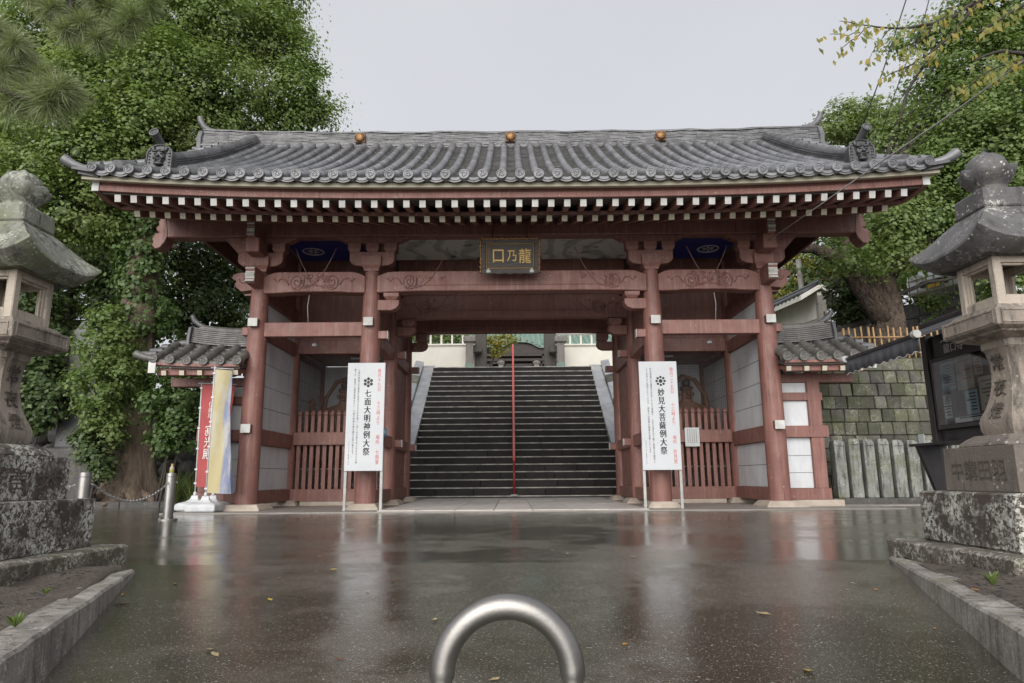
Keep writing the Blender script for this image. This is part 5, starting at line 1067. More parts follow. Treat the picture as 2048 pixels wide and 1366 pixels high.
def bamboo_fence(p0, p1, z0, h_, sp, rails, mat, label, r_=.018, slope=0.):
    T = thing('bamboo_fence', label, 'fence', (p0[0], p0[1], z0)); p0, p1 = Vector((*p0, z0)), Vector((*p1, z0+slope)); n = int((p1-p0).length/sp)
    for k in range(n+1):
        q = p0.lerp(p1, k/n); hh = h_*random.uniform(.93, 1.05); rr = r_*(1.35 if k % 4 == 0 else 1)*random.uniform(.85, 1.1); tx = random.uniform(-.02, .02)
        b_ = MB(); b_.tube([q-Vector((0, 0, .1)), q+Vector((tx, 0, hh*.5)), q+Vector((tx*1.4, 0, hh))], rr, 7); b_.build('bamboo_pole', mat, T, smooth='all')
    for f in rails:
        b_ = MB(); d = Vector((0, -r_*1.9, 0)); b_.tube([p0+d+Vector((0, 0, h_*f)), p1+d+Vector((0, 0, h_*f))], r_*.8, 7); b_.build('bamboo_rail', mat, T, smooth='all')
bamboo_fence((at(1690, 700, 1.66).x, 1.66), (10.4, 1.66), WALL_T-.03, .70, .125, (.3, .68), 'bamboo', 'tan bamboo pole fence along the top of the mossy wall')
# upper terrace wall on the right with its own fence and a parked car
A, B = at(1795, 612, 6.2), at(1985, 560, 4.4)
UW = thing('terrace_wall', 'dark stone terrace wall behind the big trunk on the right', 'stone wall', (A.x, A.y, 2.7))
d = Vector((B.x-A.x, B.y-A.y, 0)); Ln = d.length; d.normalize(); nrm = Vector((d.y, -d.x, 0)); zt0, zt1 = A.z, B.z
for r_ in range(5):
    s_ = -.2*(r_ % 2)
    while s_ < Ln:
        w_ = random.uniform(.5, .7); q0 = Vector((A.x, A.y, 0))+d*(s_+.006); q1 = Vector((A.x, A.y, 0))+d*(s_+w_-.006); f0 = s_/Ln; za = zt0+(zt1-zt0)*f0; h_ = .42; z1 = za-r_*h_-.006; z0 = za-(r_+1)*h_+.006; j_ = nrm*random.uniform(-.012, .012)
        v = [q0+j_, q1+j_, q1-nrm*.3, q0-nrm*.3]; b_ = MB(); b_.add([(p.x, p.y, z0) for p in v]+[(p.x, p.y, z1) for p in v], [(3, 2, 1, 0), (4, 5, 6, 7), (0, 1, 5, 4), (1, 2, 6, 5), (2, 3, 7, 6), (3, 0, 4, 7)])
        b_.build('stone_block', 'dark_wall_stone', UW, bevel=.012); s_ += w_
b_ = MB(); v = [Vector((A.x, A.y, 0))-nrm*.05, Vector((B.x, B.y, 0))-nrm*.05, Vector((B.x, B.y, 0))-nrm*5, Vector((A.x, A.y, 0))-nrm*5-d*3]
b_.add([(p.x, p.y, 2.2) for p in v]+[(v[0].x, v[0].y, zt0-.03), (v[1].x, v[1].y, zt1-.03), (v[2].x, v[2].y, zt1), (v[3].x, v[3].y, zt0)], [(3, 2, 1, 0), (4, 5, 6, 7), (0, 1, 5, 4), (1, 2, 6, 5), (2, 3, 7, 6), (3, 0, 4, 7)]); structure(b_.build('upper_road', 'concrete'))
bamboo_fence((A.x-.1, A.y), (B.x, B.y), zt0-.03, .62, .2, (.25, .6, .9), 'old_bamboo', 'greenish bamboo fence in front of the parked car', .016, zt1-zt0)
bamboo_fence((at(1650, 640, 5.2).x, 5.2), (at(1745, 640, 5.2).x, 5.2), at(1700, 655, 5.2).z-.02, .46, .16, (.3, .75), 'old_bamboo', 'short weathered bamboo fence between white wall and trunk', .014)
PF = thing('plank_fence', 'grey plank fence with a dark top rail left of the camphor trunk', 'fence', (at(1660, 690, 3.9).x, 3.9, 2.75))
x0, x1 = at(1640, 690, 3.9).x, at(1745, 690, 3.9).x
for k in range(9):
    xa = x0+(x1-x0)*k/9; b_ = MB(); b_.box(xa+.005, xa+(x1-x0)/9-.005, 3.88, 3.92, 2.7, at(1640, 672, 3.9).z+.035*k); b_.build('plank', 'grey_wood', PF, bevel=.004)
b_ = MB(); b_.bar((x0, 3.9, at(1640, 672, 3.9).z+.03), (x1, 3.9, at(1640, 672, 3.9).z+.35), .1, .11); b_.build('top_rail', 'dark_wood', PF)
# parked car
def car(p, rot, label):
    T = thing('parked_car', label, 'car', p); T.rotation_euler.z = rot; base = Vector(p)
    def Bd(mb, name, mat, parent=T, **kw):
        me = mb.mesh(name); bm = bmesh.new(); bm.from_mesh(me); bmesh.ops.recalc_face_normals(bm, faces=bm.faces); bm.to_mesh(me); bm.free(); me.materials.append(MAT[mat]); o = link(name, me, None, parent)
        if kw.get('smooth'):
            for f in me.polygons: f.use_smooth = True
            me.set_sharp_from_angle(angle=R(35))
        if kw.get('bevel'): m_ = o.modifiers.new('bevel', 'BEVEL'); m_.width = kw['bevel']; m_.segments = 2; m_.limit_method = 'ANGLE'
        return o
    low = [(-1.68, .30), (-1.70, .62), (-1.62, .82), (-1.0, .95), (1.55, .98), (1.68, .8), (1.70, .3)]
    b_ = MB(); b_.prism(low, 'y', -.72, .72); bd = Bd(b_, 'body', 'car_paint', bevel=.05)
    b_ = MB(); cab = [(-.98, .95), (-.42, 1.50), (1.35, 1.54), (1.58, .98)]; b_.add([(x, -.70 if z < 1.2 else -.58, z) for x, z in cab]+[(x, .70 if z < 1.2 else .58, z) for x, z in cab], [(0, 1, 2, 3), (7, 6, 5, 4), (0, 4, 5, 1), (1, 5, 6, 2), (2, 6, 7, 3), (3, 7, 4, 0)]); Bd(b_, 'cabin', 'car_paint', bevel=.05)
    b_ = MB(); b_.add([(-.95, -.58, 1.0), (-.95, .58, 1.0), (-.47, .50, 1.46), (-.47, -.50, 1.46)], [(0, 1, 2, 3)]); b_.v = [(x-.03, y, z+.012) for x, y, z in b_.v]; Bd(b_, 'windscreen', 'glass_dark')
    for s2 in (-1, 1):
        for x0, x1, x2, x3 in ((-.72, .18, .18, -.34), (.26, 1.30, 1.20, .26)):
            b_ = MB(); b_.add([(x0, s2*.705, 1.0), (x1, s2*.705, 1.0), (x2, s2*.60, 1.45), (x3, s2*.60, 1.45)], [(0, 1, 2, 3)]); Bd(b_, 'side_window', 'glass_dark')
        b_ = MB(); b_.box(-1.72, -1.6, s2*.48-.15, s2*.48+.15, .62, .80); Bd(b_, 'headlight', 'white_plastic', bevel=.03)
        for x in (-1.1, 1.1):
            b_ = MB(); b_.loft([[(x+r_*math.cos(a), s2*y, .28+r_*math.sin(a)) for a in np.linspace(0, 2*math.pi, 20, endpoint=False)] for r_, y in ((.2, .58), (.28, .6), (.28, .73), (.19, .745), (.05, .73))]); Bd(b_, 'wheel', 'tyre', smooth=True)
        b_ = MB(); b_.box(-.86, -.72, s2*.74-.06, s2*.74+.06, 1.0, 1.12); Bd(b_, 'mirror', 'car_paint', bevel=.02)
    b_ = MB(); b_.box(-1.725, -1.69, -.35, .35, .42, .58); Bd(b_, 'grille', 'tyre'); b_ = MB(); b_.box(-1.74, -1.726, -.17, .17, .36, .46); Bd(b_, 'number_plate', 'plate_yellow')
cp = at(1905, 560, 6.6); car((cp.x+.35, 6.6, zt0+.02), .55, 'small silver car parked behind the upper bamboo fence')
# covered white wall climbing the slope behind the right wing
CW = thing('covered_wall', 'white covered wall with small tiled roof behind the right wing', 'wall', (at(1650, 640, 9).x, 9, 4.2))
q0 = at(1648, 640, 9.); q1 = at(1525, 668, 14.5); zr0 = at(1648, 574, 9.).z; zr1 = at(1545, 628, 14.5).z; KS = 1.3
def CP(t_, off, z): p = Vector((q0.x, 9., 0)).lerp(Vector((q1.x, 14.5, 0)), t_); dd = Vector((q1.x-q0.x, 5.5, 0)).normalized(); s_ = Vector((dd.y, -dd.x, 0)); p = p+s_*off*KS; return Vector((p.x, p.y, zr0+(zr1-zr0)*t_+z*KS))
def cbox(name, mat, t0, t1, o0, o1, z0, z1, bevel=.01, parent=CW):
    b_ = MB(); b_.add([CP(t0, o0, z0), CP(t0, o1, z0), CP(t1, o1, z0), CP(t1, o0, z0), CP(t0, o0, z1), CP(t0, o1, z1), CP(t1, o1, z1), CP(t1, o0, z1)], [(3, 2, 1, 0), (4, 5, 6, 7), (0, 1, 5, 4), (1, 2, 6, 5), (2, 3, 7, 6), (3, 0, 4, 7)]); return b_.build(name, mat, parent, bevel=bevel)
b_ = MB(); b_.add([CP(0, -.5, -.32), CP(0, 0, -.02), CP(0, .5, -.32), CP(0, .5, -.20), CP(0, 0, .08), CP(0, -.5, -.20), CP(1, -.5, -.32), CP(1, 0, -.02), CP(1, .5, -.32), CP(1, .5, -.20), CP(1, 0, .08), CP(1, -.5, -.20)], [(0, 1, 4, 5), (1, 2, 3, 4), (6, 11, 10, 7), (7, 10, 9, 8), (0, 6, 7, 1), (1, 7, 8, 2), (2, 8, 9, 3), (3, 9, 10, 4), (4, 10, 11, 5), (5, 11, 6, 0)]); b_.build('roof', 'cream_wall', CW)
for k in range(16):
    for s2 in (-1, 1):
        b_ = MB(); t_ = (k+.5)/16; b_.tube([CP(t_, s2*.53, -.185), CP(t_, 0, .11)], .05, 7); b_.build('roof_tile', 'dark_tile', CW, smooth='all')
b_ = MB(); b_.tube([CP(0, 0, .15), CP(1, 0, .15)], .07, 8); b_.build('ridge_cap', 'dark_tile', CW)
cbox('wall_band', 'cream_wall', .02, 1, -.06, .06, -.75, -.1); cbox('wall_foot', 'cream_wall', .02, 1, -.08, .08, -1.35, -1.06); cbox('stone_footing', 'dark_wall_stone', .02, 1, -.1, .1, -2.6, -1.352)
for k in range(34): cbox('baluster', 'cream_wall', .03+k*.0285, .03+k*.0285+.012, -.04, .04, -1.06, -.75, 0)
cbox('end_post', 'concrete', .0, .035, -.1, .1, -1.6, -.2)
b_ = MB(); p = at(1605, 560, 16.); b_.tube([(p.x, 16, 4.), (p.x-.1, 16, p.z+.9)], .11, 10); o = b_.build('utility_pole', 'concrete', None, smooth='all'); tag(o, 'thin grey pole rising behind the white covered wall', 'pole')

# ------------------------------------------------------------------ notice case with awning beside the right lantern
XB = 4.9; N_ = thing('notice_case', 'black framed notice case with posters behind the right lantern', 'notice case', (XB, -4.2, 0))
def nb(name, mat, x0, x1, y0, y1, z0, z1, parent=N_, bevel=.005):
    b_ = MB(); b_.box(x0, x1, min(y0, y1), max(y0, y1), z0, z1); return b_.build(name, mat, parent, bevel=bevel)
def zz(px, py): return atX(px, py, XB).z
ya = atX(1868, 800, XB).y; yb = ya-1.25; zt, zb = zz(1868, 668), zz(1880, 884)
nb('post', 'board_black', XB-.05, XB+.05, ya-.05, ya+.05, 0, zt); nb('post', 'board_black', XB-.05, XB+.05, yb-.05, yb+.05, 0, zt)
BKb = nb('back_board', 'board_black', XB-.0, XB+.04, yb, ya, zb, zt-.02)
y0, y1 = atX(1884, 780, XB).y, yb+.1; z0, z1 = zz(1900, 850), zz(1895, 722)
for a in ((y0+.05, y0, z0-.05, z1+.05), (y1, y1-.05, z0-.05, z1+.05), (y0, y1, z1, z1+.05), (y0, y1, z0-.05, z0)): nb('case_frame', 'board_black', XB-.075, XB-.001, a[0], a[1], a[2], a[3])
nb('pin_board', 'poster_dark', XB-.012, XB-.002, y1, y0, z0, z1)
def poster(f0, f1, g0, g1, mat, marks=None):
    a, c = y0+(y1-y0)*f0, y0+(y1-y0)*f1; o = nb('poster', mat, XB-.018, XB-.013, a, c, z1+(z0-z1)*g1, z1+(z0-z1)*g0, bevel=0)
    if marks: 
        b_ = MB()
        for k in range(marks[1]):
            g = g0+(g1-g0)*(.12+.8*k/marks[1]); b_.box(XB-.0195, XB-.0185, min(a, c)+abs(c-a)*.12, min(a, c)+abs(c-a)*random.uniform(.5, .9), z1+(z0-z1)*(g+.018), z1+(z0-z1)*g)
        b_.build('print', marks[0], o)
poster(.04, .30, .02, .46, 'poster_blue', ('poster_dark', 8)); poster(.32, .60, .0, .50, 'poster_tan', ('poster_red', 3)); poster(.62, .75, .05, .32, 'poster_tan', ('poster_red', 5)); poster(.03, .17, .53, .70, 'paper', ('poster_dark', 4)); poster(.18, .38, .50, .80, 'poster_dark'); poster(.03, .16, .72, .90, 'paper', ('poster_dark', 3)); poster(.42, .62, .52, .88, 'poster_blue', ('ink', 6)); poster(.2, .8, .90, .98, 'paper', ('ink', 1)); poster(.66, .95, .36, .85, 'poster_tan', ('poster_dark', 7))
b_ = MB(); b_.add([(XB-.078, y0, z0), (XB-.078, y1, z0), (XB-.078, y1, z1), (XB-.078, y0, z1)], [(0, 1, 2, 3)])
m, t = nodes('case_glass'); g = N(t, 'ShaderNodeBsdfGlossy', Roughness=.03); tr = N(t, 'ShaderNodeBsdfTransparent'); fr = N(t, 'ShaderNodeFresnel', IOR=1.45); ms = N(t, 'ShaderNodeMixShader'); L(t, fr.outputs[0], ms.inputs[0]); L(t, tr.outputs[0], ms.inputs[1]); L(t, g.outputs[0], ms.inputs[2]); L(t, ms.outputs[0], N(t, 'ShaderNodeOutputMaterial').inputs[0])
b_.build('glass_door', 'case_glass', N_)
for z_, ch_, f in ((0, '龍', 0), (0, '口', 1), (0, '寺', 2)): pass
text_mesh('case_lettering', '龍口寺', .16, 'white_ink', BKb, (XB-.004, atX(1906, 690, XB).y, zz(1906, 683)), (0, -1, 0), (0, 0, 1), 0, 1., .001, fit=(.34, .105))
b_ = MB(); yc = atX(1906, 690, XB).y; b_.tube([(XB-.008, yc+.2-.4*k/16, zz(1906, 683)+.03+.012*math.sin(k*.9)) for k in range(17)], .008, 5); b_.build('wave_mark', 'white_ink', BKb)
zs = zz(1872, 888); nb('shelf', 'board_black', XB-.30, XB+.02, yb, ya+.1, zs-.03, zs)
for yy in (ya-.02, yb+.06):
    b_ = MB(); b_.prism([(XB-.28, zs-.03), (XB-.05, zs-.03), (XB-.05, zs-.62), (XB-.10, zs-.62)], 'y', yy-.03, yy+.03); b_.build('shelf_bracket', 'board_black', N_)
o = nb('shelf_card', 'paper', XB-.2, XB-.19, ya-.05, ya+.07, zs+.001, zs+.11)
# awning
f0, f1 = at(1690, 722, 0), None; xa = XB-.95; P0 = atX(1690, 716, xa); P1 = atX(1838, 672, xa); R0 = zz(1868, 655)+.0
AW = thing('awning', 'dark grey fabric awning with scalloped white-edged valance over the notice case', 'awning', (xa, P0.y, P0.z))
b_ = MB(); V, Fc = [], []; nx, ny = 8, 20
for i in range(nx+1):
    for k in range(ny+1):
        u, v = i/nx, k/ny; x = XB+.05+(xa-XB-.05)*u; y = P0.y+(P1.y-P0.y)*v; z = R0+.05+((P0.z+P1.z)/2-R0-.05)*u-.03*math.sin(u*math.pi); V.append((x, y, z))
for i in range(nx):
    for k in range(ny): Fc.append((i*(ny+1)+k, i*(ny+1)+k+1, (i+1)*(ny+1)+k+1, (i+1)*(ny+1)+k))
b_.add(V, Fc); o = b_.build('canopy', 'awning', AW, smooth='all', fix=False); md_ = o.modifiers.new('thick', 'SOLIDIFY'); md_.thickness = .008
b_ = MB(); V, Fc = [], []; zt_ = (P0.z+P1.z)/2; ny = 60; edge = []
for k in range(ny+1):
    v = k/ny; y = P0.y+(P1.y-P0.y)*v; zl = zt_-.17-.012*math.cos(k*2*math.pi/6); x = xa+.008*math.sin(v*25); V += [(xa, y, zt_), (x, y, zl)]; edge.append((x, y, zl))
for k in range(ny): Fc.append((2*k, 2*k+2, 2*k+3, 2*k+1))
b_.add(V, Fc); o = b_.build('valance', 'awning', AW, smooth='all', fix=False); md_ = o.modifiers.new('thick', 'SOLIDIFY'); md_.thickness = .005
b_ = MB(); b_.tube(edge, .006, 5); b_.build('valance_piping', 'white_ink', AW, smooth='all')
b_ = MB(); b_.tube([(xa, P0.y, zt_), (xa, P1.y, zt_)], .022, 8); b_.build('front_bar', 'board_black', AW); b_ = MB(); b_.tube([(XB+.03, P0.y, R0+.06), (XB+.03, P1.y, R0+.06)], .045, 12); b_.build('roller', 'board_black', AW, smooth=True)
for y in (P0.y-.02, P1.y+.02):
    b_ = MB(); b_.bar((XB, y, R0-.02), (xa, y, zt_-.01), .025, .04); b_.build('folding_arm', 'board_black', AW)
    b_ = MB(); b_.tube([(xa-.02, y-.03, zt_), (xa-.02, y+.03, zt_)], .04, 12); b_.build('end_cap', 'sign_post', AW, smooth=True)
b_ = MB(); b_.lathe([(.05, 0), (.06, .005), (.06, .05), (.05, .055)], 12, (XB, P1.y, R0+.08)); b_.build('lamp_housing', 'white_plastic', AW)

# ------------------------------------------------------------------ left: banners
def banner(px_b, py_b, px_t, py_t, Y, wt, mat, label, wavy, hfrac, text=None, drop=0.):
    a = gz(px_b, py_b); a = at(px_b, py_b, Y); tp = at(px_t, py_t, Y); base = Vector((a.x, Y, .012)); T = thing('banner', label, 'banner', base, 'standing banners beside the gate')
    b_ = MB(); hw, hd = .24, .2
    b_.loft([[(base.x+sx*(hw-i), Y+sy*(hd-i), base.z+z) for sx, sy in ((-1, -1), (1, -1), (1, 1), (-1, 1))] for i, z in ((.02, 0), (0, .02), (0, .10), (.03, .125), (.12, .15), (.17, .19), (.185, .25))]); b_.build('water_base', 'white_plastic', T, bevel=.02, seg=2)
    b_ = MB(); b_.tube([base+Vector((0, 0, .2)), Vector((tp.x, Y, tp.z))], .012, 8); b_.build('pole', 'white_plastic', T, smooth='all')
    b_ = MB(); b_.lathe([(.02, .24), (.028, .25), (.028, .29), (.016, .31)], 12, base); b_.build('clamp', 'white_plastic', T, smooth=True)
    zt_ = tp.z-.05; b_ = MB(); b_.tube([(tp.x-.06, Y, zt_+.03), (tp.x+wt[0]+.05, Y-.01, zt_+.0)], .008, 6); b_.build('crossbar', 'white_plastic', T, smooth='all')
    b_ = MB(); n, m_ = 14, 30; V, Fc, UV = [], [], []; H_ = hfrac
    for i in range(m_+1):
        v = i/m_; z = zt_-H_*v; px_ = tp.x+(base.x-tp.x)*((tp.z-z)/(tp.z-base.z))+.02; w_ = np.interp(v, [0, .3, .7, 1], wt)
        for k in range(n+1):
            u = k/n; V.append((px_+u*w_, Y-.015-wavy*math.sin(u*4.2+v*5)*u*(.35+v)-drop*u*v, z-.02*u)); UV.append((u-.42*max(0, 1-v*2.6), v))
    for i in range(m_):
        for k in range(n): Fc.append((i*(n+1)+k, i*(n+1)+k+1, (i+1)*(n+1)+k+1, (i+1)*(n+1)+k))
    b_.add(V, Fc); o = b_.build('cloth', mat, T, smooth='all', fix=False); uvl = o.data.uv_layers.new(name='UVMap')
    for lp in o.data.loops: uvl.data[lp.index].uv = UV[lp.vertex_index]
    for i in (1, 7, 13, 19, 25, 29):
        b_ = MB(); q = V[i*(n+1)]; b_.box(q[0]-.04, q[0]+.005, q[1]-.006, q[1]+.006, q[2]-.015, q[2]+.015); b_.build('tie_loop', 'white_plastic', T)
    if text:
        for txt, u, v0, v1, cw in text:
            i0 = int(v0*m_); q = Vector(V[i0*(n+1)+int(u*n)]); e = Vector(V[int(v1*m_)*(n+1)+int(u*n)]); text_mesh('lettering', '\n'.join(txt), .1, 'white_ink', o, q+Vector((0, -.012, 0)), (1, 0, 0), (q-e), 0, 1., .001, fit=(cw, (q-e).length))
    return T
banner(388, 1015, 404, 764, .0, (.56, .5, .42, .36), 'banner_red', 'red banner with white characters, furthest left of the three', .05, 1.72, (('伝義塔', .40, .17, .36, .10), ('寂光殿', .36, .40, .75, .15)))
banner(425, 1012, 427, 752, -.1, (.1, .2, .34, .36), 'banner_yellow', 'blue and yellow banner at the back behind the yellow one', .06, 1.9)
banner(409, 1024, 430, 733, -.5, (.27, .27, .40, .42), 'banner_yellow', 'faded yellow and blue banner in front of the gate corner', .10, 2.0, None, .04)

# ------------------------------------------------------------------ left: monument, stones, far roof
b_ = MB(); c0 = at(150, 905, 3.4); w_ = .38; zb, zt = at(150, 897, 3.4).z, at(170, 640, 3.4).z
T = thing('stone_monument', 'tall dark stone monument slab half covered by leaves on the left', 'monument', (c0.x, 3.4, zb))
b_.prism([(c0.x-w_*1.1, zb), (c0.x+w_*1.05, zb), (c0.x+w_*.95, zb+(zt-zb)*.5), (c0.x+w_*.75, zt-.15), (c0.x+w_*.3, zt), (c0.x-w_*.3, zt-.05), (c0.x-w_*.75, zt-.3), (c0.x-w_*.95, zb+(zt-zb)*.5)], 'y', 3.28, 3.52); sl = b_.build('slab', 'stele_stone', T, bevel=.04, seg=2)
b_ = MB()
for k in range(9):
    for q in range(2): b_.box(c0.x+.12+q*.11, c0.x+.18+q*.11, 3.274, 3.279, zb+.35+k*.2, zb+.35+k*.2+random.uniform(.04, .1))
structure(b_.build('worn_inscription', 'carving', sl), 'stuff')
b_ = MB(); b_.box(c0.x-.75, c0.x+.7, 3.0, 3.8, .08, zb); b_.build('base_stone', 'dark_wall_stone', T, bevel=.06, seg=2)
LW = thing('boulder_wall', 'dark rough stone wall behind the left lantern', 'stone wall', (-9.5, 4.2, 0))
for r_ in range(5):
    x = -12.
    while x < -6.2:
        w_ = random.uniform(.4, .9); h_ = .42; b_ = MB(); cx, cz = x+w_/2, .1+r_*h_+h_/2
        ell_(b_, (cx, 4.35+.05*r_, cz), (w_*.56, .32, h_*.6), 9); b_.v = [(vx+random.uniform(-.03, .03), vy+random.uniform(-.03, .03), vz+random.uniform(-.03, .03)) for vx, vy, vz in b_.v]; b_.build('boulder', 'dark_wall_stone', LW, smooth=True, ang=35); x += w_
FR_ = thing('far_building', 'dark building with a low grey roof glimpsed through the left trees', 'building', (-11.5, 13, 3))
a, c = at(100, 640, 13), at(232, 612, 13)
b_ = MB(); b_.add([(a.x-1, 12.6, a.z), (c.x, 12.6, a.z), (c.x-.3, 14.5, c.z+.2), (a.x-.7, 14.5, c.z+.2), (a.x-1, 12.6, a.z+.12), (c.x, 12.6, a.z+.12), (c.x-.3, 14.5, c.z+.32), (a.x-.7, 14.5, c.z+.32)], [(3, 2, 1, 0), (4, 5, 6, 7), (0, 1, 5, 4), (1, 2, 6, 5), (2, 3, 7, 6), (3, 0, 4, 7)]); b_.build('roof', 'stele_stone', FR_)
b_ = MB(); b_.box(a.x-.8, c.x-.2, 13.2, 16, 2.5, a.z+.05); b_.build('wall', 'dark_wood', FR_); b_ = MB(); b_.box(a.x+.2, a.x+.9, 13.15, 13.2, a.z-.9, a.z-.2); b_.build('window', 'glass_dark', FR_)
b_ = MB()                                                     # kerb of the tree bed
kb = thing('tree_bed_kerb', None, None, (-7, 1.9, 0)); structure(kb)
for k in range(8): b_ = MB(); x = -11.5+k*.78; b_.box(x+.006, x+.774, 1.82, 1.98, -.05, .11); b_.build('kerb_stone', 'dark_wall_stone', kb, bevel=.012)

# ------------------------------------------------------------------ overhead wires
def wire(pts, r_, mat, label): b_ = MB(); b_.tube(pts, r_, 6); tag(b_.build('overhead_wire', mat, None, smooth='all'), label, 'wire')
wire([at(1535, 482, -.45), at(1640, 410, -2.2), at(1760, 325, -4.2), at(1900, 230, -5.8), at(2048, 122, -7.0), at(2250, -40, -8.0)], .008, 'cable_light', 'pale wire slanting from the gate bracket to the upper right')
wire([at(1722, 258, -1.85), at(1765, 145, -2.2), at(1812, 0, -2.6), at(1860, -180, -3.)], .009, 'cable_dark', 'dark wire rising from the right demon tile')
wire([at(1764, 262, 3.), at(1803, 150, 2.6), at(1850, 30, 2.2), at(1890, -120, 1.8)], .011, 'cable_dark', 'dark wire rising further right behind the roof')
# ------------------------------------------------------------------ trees and plants
def crown(T, blobs, mat, size, per, nclump, clump=.3, shell=.5, name='crown', aspect=.75, droop=0., flat=1., inner=True):
    P, Nn = blob_points(blobs, per, shell, clump, nclump, flat); q = leaf_quads(P, size, Nn, .55, aspect, droop)
    o = quads(name, q, mat, T); o['kind'] = 'stuff'
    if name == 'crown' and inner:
        P, Nn = blob_points([(x, y, z, rx*.62, ry*.62, rz*.62) for x, y, z, rx, ry, rz in blobs if rx > .4], 9, .2, .4, 60); o = quads('shade_foliage', leaf_quads(P, .17, Nn, .4, .8), 'leaf_dark', T); o['kind'] = 'stuff'  # dark leaves added inside to block light and darken the crown's pockets
    return len(P)
def branches(T, mat, root, blobs, r0, r1, frac=1.):
    """one limb from the trunk into each blob"""
    for i, (x, y, z, rx, ry, rz) in enumerate(blobs):
        if rng.uniform() > frac or rx < .45: continue
        a = Vector(root(z)); c = Vector((x, y, z)); m_ = a.lerp(c, .5)+Vector((0, 0, .12*(c-a).length)); b_ = MB(); limb(b_, [a, m_, c], r0, r1, 6, .03); b_.build('limb', mat, T, smooth='all')
def tree(name, label, cat, base, group=None): return thing(name, label, cat, base, group)

# great ginkgo on the left
tb = at(256, 988, 2.9); base = Vector((tb.x, 2.9, .08)); top = at(330, 120, 3.4)
G1 = tree('ginkgo_tree', 'great green ginkgo with thick ivy trunk left of the gate', 'tree', base)
mid = [at(262, 850, 2.9), at(272, 700, 2.9), at(285, 560, 3.0), at(300, 420, 3.1), at(320, 260, 3.2), top]
b_ = MB(); P = [base+Vector((0, 0, -.1))]; rings = []; n = 30; path = [base-Vector((0, 0, .1)), base+Vector((.01, 0, .12)), base+Vector((.03, 0, .35)), base+Vector((.05, 0, .7))]+mid; rad = [.72, .62, .50, .43, .40, .36, .34, .30, .24, .15]
for i, p in enumerate(path):
    rings.append([(p.x+rad[i]*(1+(.16 if i < 3 else .07)*math.sin(5*a+.4*i)+.05*math.sin(11*a+i))*math.cos(a), p.y+rad[i]*(1+(.16 if i < 3 else .07)*math.sin(5*a+.4*i))*math.sin(a), p.z) for a in np.linspace(0, 2*math.pi, n, endpoint=False)])
b_.loft(rings); b_.build('trunk', 'bark', G1, smooth=True, ang=70)
for k in range(6):
    a = 2.6+k*.75; b_ = MB(); limb(b_, [base+Vector((.35*math.cos(a), .35*math.sin(a), .22)), base+Vector((.75*math.cos(a+.2), .75*math.sin(a+.2), .07)), base+Vector((1.15*math.cos(a), 1.15*math.sin(a), -.02))], .12, .03, 7); b_.build('root', 'bark', G1, smooth='all')
gb = pblobs([(520, -20, 4, 1.15), (540, 70, 4, .85), (585, 115, 4., .6), (560, 180, 4, .85), (612, 185, 4, .42), (598, 240, 4.5, .72), (640, 238, 4.5, .34), (450, 60, 3.5, 1.25), (430, 190, 3.2, 1.2), (480, 260, 4, .95), (350, 20, 3, 1.35), (330, 150, 2.8, 1.25), (300, 260, 2.6, 1.15), (400, 300, 3.5, .95),
              (230, 60, 3, 1.35), (200, 190, 2.6, 1.25), (180, 310, 2.4, 1.1), (110, 80, 3, 1.4), (80, 230, 2.5, 1.25), (60, 360, 2.3, 1.15), (140, 410, 2.4, 1.0), (250, 370, 2.8, .95), (20, 130, 3, 1.3), (320, 385, 3.2, .8), (-60, 260, 3, 1.3), (10, 470, 3, .95),
              (300, -110, 3.5, 1.5), (450, -90, 4, 1.3), (120, -60, 3.5, 1.5), (540, -110, 4.2, 1.), (210, 460, 3.0, .7), (560, 20, 4.2, .45), (630, 140, 4.1, .25), (655, 215, 4.4, .2), (600, 75, 4.1, .22)], .8)
crown(G1, gb, 'leaf_ginkgo', .07, 88, 80, .41, .6)
branches(G1, 'bark_dark', lambda z: (base.x+.45, 3.1, min(z-.4, top.z)), gb, .07, .015, .8)
# ivy on the trunk
iv = [(p.x+rng.normal()*.12, p.y-.12, p.z, .5, .42, .6) for p in [path[4].lerp(path[8], f) for f in np.linspace(.12, 1, 9)]]
crown(G1, iv, 'leaf_ivy', .085, 20, 260, .2, .75, 'ivy', .9, .8)
# darker wood behind on the left
for k, (lst, label) in enumerate(((((60, 560, 7, 1.2), (150, 520, 7, 1.2), (100, 640, 7, .9), (240, 590, 7, .95), (20, 690, 6.5, .9), (80, 760, 6, .7)), 'dark leafy tree behind the left lantern'),
                                  (((300, 500, 7, 1.2), (420, 510, 7.5, 1.1), (400, 600, 7, .85), (470, 570, 8, .75), (460, 640, 7.4, .6), (330, 620, 6.8, .8), (390, 700, 6.6, .6)), 'dark leafy tree between the ginkgo trunk and the gate'))):
    bl = pblobs(lst); c = bl[1]; T = tree('evergreen_tree', label, 'tree', (c[0], c[1], 1.5), 'dark trees on the left slope')
    b_ = MB(); limb(b_, [(c[0], c[1], .5), (c[0]+.2, c[1], 2.), (c[0]-.1, c[1], c[2])], .2, .07, 9); b_.build('trunk', 'bark_dark', T, smooth='all')
    crown(T, bl, 'leaf_dark', .11, 40, 70, .42, .5); branches(T, 'bark_dark', lambda z: (c[0], c[1], max(1.5, z-.8)), bl, .06, .015)
for pts, label in ((((475, 565, 5), (440, 610, 5), (415, 655, 5), (400, 700, 5)), 'bare dark branch right of the ginkgo trunk'),): pass
far_l = []
